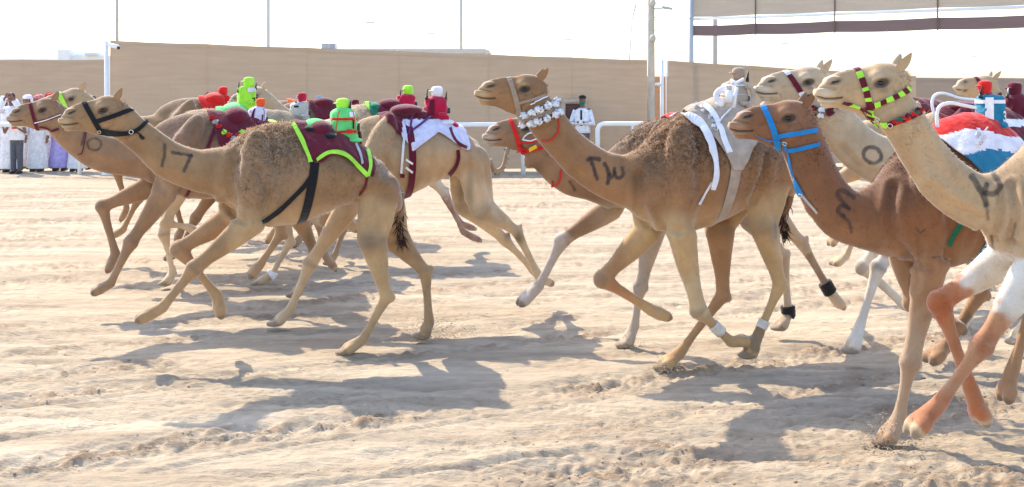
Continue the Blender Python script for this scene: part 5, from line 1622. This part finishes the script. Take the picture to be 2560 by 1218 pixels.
# leaning thin mast and wires
root = empty('thin_mast', at(1577, 150, 60) * 1.0, 'thin leaning mast left of the utility pole', 'mast')
root.location.z = 0
b_ = at(1574, 145, 60)
MB().tube([(b_.x - 0.15, 60, 0), b_, at(1580, 50, 60), at(1590, 10, 60)], [0.05, 0.045, 0.035, 0.06], 8).build('shaft', PALEGREY, root)
def wire(label, pts, r=0.006, m=None):
    o = MB().tube([at(*p) for p in pts], r, 5).build('overhead_wire', m or GALV)
    tag(o, label, 'wire', 'overhead wires')
wire('wire from the corner post out to the left edge', [(266, 104, 26.6), (120, 99, 30), (-40, 97, 34)], 0.012)
wire('wire from the utility pole to the overhead banner', [(1632, 44, 27.8), (1690, 44, 28.4), (1730, 46, 29)], 0.010)
wire('short wire left of the utility pole at the top edge', [(1628, 4, 27.8), (1570, 2, 30), (1520, 4, 33)], 0.008)

# overhead gantry banner on the right
def gantry():
    P0, P1 = (1728, 29.0), (2620, 23.6)
    root = empty('overhead_banner', (at(1728, 100, 29).x, 29, 0), 'overhead beige banner and maroon strip across the upper right', 'banner')
    def pt(f, z):
        a, b = at(P0[0], 0, P0[1]), at(P1[0], 0, P1[1])
        return Vector((a.x + (b.x - a.x) * f, a.y + (b.y - a.y) * f, z))
    for f0, f1 in [(0.008, 0.2115), (0.2115, 0.4515), (0.4515, 0.7315), (0.7315, 1.0)]:
        g = [[pt(f0 + (f1 - f0) * i / 12, z) + Vector((0, 0.03 * math.sin(2.2 * z) * math.sin(math.pi * i / 12), -0.012 * math.sin(math.pi * i / 12))) for z in np.linspace(3.62, 4.55, 6)] for i in range(13)]
        MB().rings(g, cap=False, closed=False).build('banner_panel', shade_cloth('banner_net', (0.50, 0.42, 0.33)), root)
        g = [[pt(f0 + (f1 - f0) * i / 12, z) + Vector((0, 0.02, -0.02 * math.sin(math.pi * i / 12))) for z in np.linspace(3.17, 3.42, 4)] for i in range(13)]
        MB().rings(g, cap=False, closed=False).build('maroon_strip', shade_cloth('maroon_net', (0.20, 0.145, 0.14)), root)
        MB().tube([pt(f1, 3.15) + Vector((0, -0.03, 0)), pt(f1, 4.6) + Vector((0, -0.03, 0))], 0.016, 6).build('batten', mat('dark_batten', (0.16, 0.12, 0.10), 0.7), root)
    MB().tube([pt(0, 3.57), pt(0.5, 3.57), pt(1, 3.57)], 0.035, 10).build('beam_pipe', WHITEPAINT, root)
    MB().tube([pt(0, 4.6), pt(1, 4.6)], 0.035, 10).build('beam_pipe', WHITEPAINT, root)
    for f in (0.0, 1.0):
        p = pt(f, 0)
        MB().tube([(p.x, p.y, -0.05), (p.x, p.y, 4.8)], 0.062, 14).build('post', GALV, root)
    for f in (0.18, 0.60):
        MB().tube([pt(f, 3.2), pt(f, 2.2 if f < 0.3 else 3.0)], 0.004, 5).build('hanging_cord', GALV, root)
gantry()

# white running rails
def rail(label, pts, d, ends):
    a, b = pts
    root = empty('running_rail', (at(a, 0, d).x, d, 0), label, 'rail', 'white running rails')
    z = 1.115
    xa, xb = at(a, 0, d).x, at(b, 0, d).x
    path = []
    if ends[0]: path += [(xa, d, -0.05), (xa, d, z - 0.12), (xa + 0.04, d, z - 0.04), (xa + 0.12, d, z)]
    else: path += [(xa, d, z)]
    if ends[1]: path += [(xb - 0.12, d, z), (xb - 0.04, d, z - 0.04), (xb, d, z - 0.12), (xb, d, -0.05)]
    else: path += [(xb, d, z)]
    MB().tube(path, 0.055, 14).build('top_rail', WHITEPAINT, root)
    x = xa + 0.8
    while x < xb - 0.3:
        MB().tube([(x, d, -0.05), (x, d, z)], 0.045, 12).build('post', WHITEPAINT, root)
        x += 2.4
rail('white running rail from the left edge to the gate opening', (-700, 1308), 26.7, (False, True))
rail('white running rail starting right of the uniformed guard', (1494, 3100), 27.2, (True, False))

# door in the fence behind the guard
dr = empty('gate_door', at(1430, 430, 28.2), 'dark maroon door behind the uniformed guard', 'door'); dr.location.z = 0
a_, b_ = at(1408, 258, 28.25), at(1462, 430, 28.25)
MB().box(((a_.x + b_.x) / 2, 28.25, a_.z / 2), b_.x - a_.x - 0.1, 0.05, a_.z - 0.04, bev=0.01).build('door_leaf', mat('maroon_door', (0.10, 0.035, 0.03), 0.6), dr)
FRM = mat('sand_frame', (0.52, 0.42, 0.31), 0.7)
MB().box(((a_.x + b_.x) / 2, 28.22, a_.z + 0.05), b_.x - a_.x + 0.12, 0.09, 0.10).build('door_frame', FRM, dr)
for xx in (a_.x, b_.x):
    MB().box((xx, 28.22, a_.z / 2), 0.10, 0.09, a_.z).build('door_frame', FRM, dr)
MB().ellipsoid((b_.x - 0.16, 28.2, 1.0), (0.03, 0, 0), (0, 0.05, 0), (0, 0, 0.03), 8, 6).build('door_handle', CHROME, dr)

# rooftop unit and its low building behind the long fence
p0, p1 = at(802, 108, 40), at(838, 125, 40)
bd = empty('flat_roof_building', ((p0.x + p1.x) / 2, 42, 0), 'low flat building hidden behind the long fence', 'building')
wallm = mat('cream_render', (0.60, 0.55, 0.48), 0.85, var=0.08)
zr = at(802, 122, 40).z
MB().box((p0.x + 1.0, 42.5, zr / 2), 9, 5, zr).build('wall', wallm, bd, smooth=False)
MB().box((p0.x + 1.0, 42.5, zr - 0.10), 9.2, 5.2, 0.12).build('roof', wallm, bd, smooth=False)
ac = empty('rooftop_unit', ((p0.x + p1.x) / 2, 40.3, zr), 'grey louvred cooling unit on the roof above the fence', 'cooling unit')
ac_w, ac_h = p1.x - p0.x, p0.z - zr + 0.02
xc = (p0.x + p1.x) / 2
MB().box((xc, 40.3, zr + ac_h / 2 - 0.02), ac_w, 0.5, ac_h, bev=0.02).build('housing', PALEGREY, ac, smooth=False)
for k in range(5):
    MB().box((xc + ac_w * 0.27, 40.04, zr + ac_h * (0.12 + 0.18 * k)), ac_w * 0.36, 0.03, 0.022).build('louvre', GALV, ac, smooth=False)
    MB().box((xc - ac_w * 0.22, 40.04, zr + ac_h * (0.12 + 0.18 * k)), ac_w * 0.46, 0.02, 0.015).build('louvre', GALV, ac, smooth=False)
# white building over the left fence
bd = empty('white_building', (at(200, 0, 60).x, 60, 0), 'white flat roofed building above the left fence', 'building')
whm = mat('white_render', (0.80, 0.79, 0.77), 0.85, var=0.04)
for (xa, xb, yt, dd) in [(143, 172, 124, 60), (170, 262, 139, 60.4), (-60, 145, 147, 60.6)]:
    a_, b_ = at(xa, yt, dd), at(xb, yt, dd)
    MB().box(((a_.x + b_.x) / 2, dd + 3, a_.z / 2), b_.x - a_.x, 6, a_.z).build('block', whm, bd, smooth=False)
MB().box((at(225, 0, 60).x, 60.35, at(225, 136, 60).z), 0.6, 0.5, 0.12).build('roof_vent', PALEGREY, bd, smooth=False)

# ------------------------------------------------------------------ people
def person(px, d, hgt, label, robe=None, shirt=None, trousers=None, headcloth=None, cap=None, face=0.0, arms='down', skin=SKIN, mask=None, tie=None):
    x = (px - CX) / F * d
    y = d
    k = hgt / 1.75
    root = empty('person', (x, y, 0), label, 'person', 'people standing behind the rail')
    fx, fy = math.sin(face), -math.cos(face)          # facing
    fw, rt = np.array([fx, fy, 0]), np.array([-fy, fx, 0])
    O = np.array([x, y, 0.0])
    def pt(r, f, z): return O + rt * (r * k) + fw * (f * k) + np.array([0, 0, z * k])
    if arms == 'rail':
        hand = lambda s_: pt(0.20 * s_, 0.36, 1.02 / k if k < 1 else 1.06); elb = lambda s_: pt(0.27 * s_, 0.12, 1.08)
    elif arms == 'folded':
        hand = lambda s_: pt(-0.08 * s_, 0.20, 1.14); elb = lambda s_: pt(0.27 * s_, 0.05, 1.10)
    elif arms == 'up':
        hand = lambda s_: pt(0.10 * s_, 0.22, 1.62); elb = lambda s_: pt(0.24 * s_, 0.18, 1.34)
    else:
        hand = lambda s_: pt(0.27 * s_, 0.06, 0.80); elb = lambda s_: pt(0.27 * s_, -0.02, 1.10)
    mb = MB()
    # continuous body
    mb.ellipsoid(pt(0, 0.0, 1.63), rt * .078 * k, fw * .095 * k, np.array([0, 0, .118 * k]), 16, 10)
    mb.ellipsoid(pt(0, 0.085, 1.615), rt * .016 * k, fw * .03 * k, np.array([0, 0, .03 * k]), 8, 6)
    mb.ellipsoid(pt(0, 0.055, 1.55), rt * .045 * k, fw * .045 * k, np.array([0, 0, .04 * k]), 8, 6)
    mb.tube([pt(0, -.01, 1.40), pt(0, 0, 1.56)], .056 * k, 10)
    R = []
    for z, w_, dp in [(0.86, .15, .105), (0.98, .165, .115), (1.12, .145, .10), (1.28, .175, .115), (1.40, .165, .10), (1.46, .09, .07)]:
        R.append([pt(w_ * math.cos(a), dp * math.sin(a), z) for a in np.linspace(0, 2 * math.pi, 18, endpoint=False)])
    mb.rings(R)
    for s_ in (-1, 1):
        mb.tube([pt(.08 * s_, 0, .92), pt(.09 * s_, 0.01, .50), pt(.09 * s_, -.01, .09)], [.085 * k, .058 * k, .042 * k], 10)
        mb.ellipsoid(pt(.09 * s_, .06, .045), rt * .045 * k, fw * .125 * k, np.array([0, 0, .045 * k]), 10, 6)
        mb.tube([pt(.165 * s_, 0, 1.39), elb(s_), hand(s_)], [.056 * k, .042 * k, .030 * k], 10)
        h_ = hand(s_); dv = h_ - elb(s_); dv = dv / np.linalg.norm(dv)
        mb.ellipsoid(h_ + dv * .05 * k, rt * .04 * k, fw * .018 * k, dv * .055 * k, 8, 6)
        for q in range(4):
            b0 = h_ + dv * .09 * k + rt * (q - 1.5) * .018 * k
            mb.tube([b0, b0 + dv * (.05 - .006 * abs(q - 1.5)) * k, b0 + dv * .07 * k + fw * .015 * k], [.010 * k, .009 * k, .007 * k], 6)
        mb.tube([h_ + dv * .02 * k, h_ + dv * .05 * k - rt * .05 * s_ * k], [.012 * k, .009 * k], 6)
    me = remeshed(mb, 0.013, 3, 'body')
    link('body', me, skin, root)
    def shell(name, rows, m, parent=root):
        R = []
        for z, w_, dp, off in rows:
            ring = []
            for a in np.linspace(0, 2 * math.pi, 36, endpoint=False):
                fold = 1 + (0.05 * math.sin(7 * a + px) + 0.03 * math.sin(12 * a + z * 3)) * min(1, max(0, (1.35 - z))) 
                ring.append(pt(w_ * fold * math.cos(a), dp * fold * math.sin(a) + off, z))
            R.append(ring)
        return MB().rings(R).build(name, m, parent)
    def sleeves(m, to=1.0, rr=1.35, parent=root):
        for s_ in (-1, 1):
            sh, e_, h_ = pt(.15 * s_, 0, 1.40), elb(s_), hand(s_)
            end = e_ + (h_ - e_) * to if to > 0 else sh + (e_ - sh) * (1 + to)
            pts = [sh, e_, end] if to > 0 else [sh, (sh + end) / 2, end]
            MB().tube(pts, [.066 * k * rr / 1.2, .054 * k * rr / 1.2, .052 * k * rr / 1.2], 14).build('sleeve', m, parent)
    if robe:
        g = shell('thobe', [(0.07, .245, .20, .02), (0.10, .25, .205, .02), (0.40, .225, .18, .01), (0.80, .205, .155, 0), (1.05, .195, .145, 0), (1.28, .205, .145, 0), (1.40, .185, .12, 0), (1.47, .075, .07, 0)], robe)
        sleeves(robe, 0.92, 1.5, g)
    if shirt:
        g = shell('shirt', [(0.88, .185, .14, 0), (0.90, .19, .145, 0), (1.05, .178, .13, 0), (1.28, .20, .14, 0), (1.40, .185, .12, 0), (1.465, .075, .07, 0)], shirt)
        sleeves(shirt, -0.45 if arms == 'rail' else 0.9, 1.45, g)
        if tie:
            R = [[pt(-.022, .150, z) , pt(.022, .150, z), pt(.022, .156, z), pt(-.022, .156, z)] for z in (1.42, 1.25, 1.05)]
            MB().rings(R).build('tie', tie, g)
            for s_ in (-1, 1):
                MB().box(pt(.15 * s_, 0, 1.435), .09, .05, .02).build('epaulette', tie, g)
        else:
            g2 = [[pt(u * .075, .147 + .004, z) for u in (-1, -.3, .3, 1)] for z in (1.18, 1.22, 1.26)]
            MB().rings(g2, cap=False, closed=False).build('shirt_print', RED, g)
    if trousers:
        g = None
        mbt = MB()
        R = [[pt(w_ * math.cos(a), dp * math.sin(a), z) for a in np.linspace(0, 2 * math.pi, 18, endpoint=False)] for z, w_, dp in [(.80, .165, .125), (.92, .168, .125), (.96, .165, .12)]]
        mbt.rings(R)
        for s_ in (-1, 1):
            mbt.tube([pt(.082 * s_, 0, .90), pt(.09 * s_, .01, .50), pt(.09 * s_, -.005, .08)], [.098 * k, .078 * k, .072 * k], 14)
        me = remeshed(mbt, 0.014, 3, 'trousers')
        link('trousers', me, trousers, root)
    if headcloth:
        R = []
        for z, w_, dp, off in [(1.36, .165, .11, -.06), (1.46, .145, .12, -.045), (1.56, .118, .125, -.03), (1.66, .108, .118, -.012), (1.73, .092, .105, -.005), (1.765, .05, .06, 0)]:
            ring = []
            for a in np.linspace(math.pi * 0.86, math.pi * 2.14, 22):
                fo = 1 + 0.03 * math.sin(9 * a)
                ring.append(pt(w_ * fo * math.cos(a), dp * fo * math.sin(a) + off, z))
            R.append(ring)
        o = MB().rings(R, cap=False, closed=False).build('headcloth', headcloth, root)
        so = o.modifiers.new('thickness', 'SOLIDIFY'); so.thickness = 0.008
        MB().ellipsoid(pt(0, 0, 1.70), rt * .098 * k, fw * .108 * k, np.array([0, 0, .06 * k]), 16, 8).build('headcloth_crown', headcloth, o)
    if cap:
        o = MB().ellipsoid(pt(0, -.005, 1.71), rt * .09 * k, fw * .105 * k, np.array([0, 0, .06 * k]), 16, 8).build('cap', cap, root)
        MB().ellipsoid(pt(0, .10, 1.69), rt * .075 * k, fw * .06 * k, np.array([0, 0, .012 * k]), 12, 6).build('cap_visor', cap, o)
    else:
        if not headcloth:
            MB().ellipsoid(pt(0, -.018, 1.67), rt * .086 * k, fw * .098 * k, np.array([0, 0, .10 * k]), 14, 8).build('hair', mat('black_hair', (0.015, 0.012, 0.010), 0.6), root)
    for s_ in (-1, 1):
        MB().ellipsoid(pt(.032 * s_, .088, 1.635), rt * .013 * k, fw * .008 * k, np.array([0, 0, .008 * k]), 8, 5).build('eye', EYE, root)
    if mask:
        MB().ellipsoid(pt(0, .052, 1.575), rt * .066 * k, fw * .062 * k, np.array([0, 0, .055 * k]), 12, 8).build('face_mask', mask, root)
    MB().box(pt(.09, .06, .035), .09 * k, .26 * k, .07 * k, bev=0.02).build('shoe', BLKPL, root)
    MB().box(pt(-.09, .06, .035), .09 * k, .26 * k, .07 * k, bev=0.02).build('shoe', BLKPL, root)
    return root

PINK = fabric('pink_check', (0.62, 0.22, 0.24))
LAV = fabric('lavender', (0.46, 0.38, 0.72))
DENIM = fabric('grey_denim', (0.10, 0.10, 0.12))
person(28, 27.6, 1.80, 'person in white shielding the face at the far left edge', robe=WHITE, arms='up', face=0.2)
person(42, 27.1, 1.50, 'child in white shirt and grey jeans holding the rail', shirt=WHITE, trousers=DENIM, arms='rail')
person(96, 27.7, 1.76, 'person in a white robe and pink headcloth left of the lavender robe', robe=WHITE, headcloth=PINK, face=-0.2)
person(8, 27.9, 1.72, 'person in white robe cut by the left edge', robe=WHITE, headcloth=WHITE, face=0.3)
person(152, 27.9, 1.80, 'person in a lavender robe and pink headcloth', robe=LAV, headcloth=PINK, face=0.1)
person(195, 27.7, 1.70, 'person in a pale grey white robe right of the lavender robe', robe=WHITE, headcloth=WHITE, face=-0.3)
person(1456, 27.9, 1.74, 'guard in white shirt, black tie and green mask by the door', shirt=WHITE, trousers=DENIM, cap=BLACK, mask=DKGREEN, tie=BLACK, arms='folded', face=-0.25)

# ------------------------------------------------------------------ sand thrown up by the pads
def kick(px, py, n, spread, label):
    d = ground_d(py)
    c = at(px, py, d)
    P = np.array(c)[None] + np.stack([np.abs(rng.normal(0, spread, n)) * rng.choice([-0.6, 1], n), rng.normal(0, spread * 0.6, n), np.abs(rng.normal(0, spread * 0.45, n))], 1)
    tag(clods('kicked_sand', P, 0.002 + 0.008 * rng.beta(1.2, 5, n), TRACK[2]), label, 'sand')
kick(1075, 850, 900, 0.20, 'sand kicked up behind the hind foot of camel 17')
kick(905, 738, 260, 0.16, 'sand kicked up by the rust coloured hind foot mid pack')
kick(2225, 1120, 700, 0.17, 'sand sprayed round the planted foot of the blue haltered camel')
kick(1670, 928, 200, 0.10, 'sand round the planted foot of the tasselled camel')
kick(1580, 872, 160, 0.10, 'sand round the grey forefoot of the red haltered camel')

person(124, 28.6, 1.78, 'person in a white robe with red headcloth standing back between two robes', robe=WHITE, headcloth=RED, face=0.3)
person(68, 28.4, 1.74, 'person in a pale robe and white headcloth behind the child', robe=WHITE, headcloth=WHITE, face=-0.1)
person(232, 28.3, 1.72, 'person in grey trousers and dark shirt at the end of the row of spectators', shirt=GREY, trousers=DENIM, face=0.2, arms='folded')
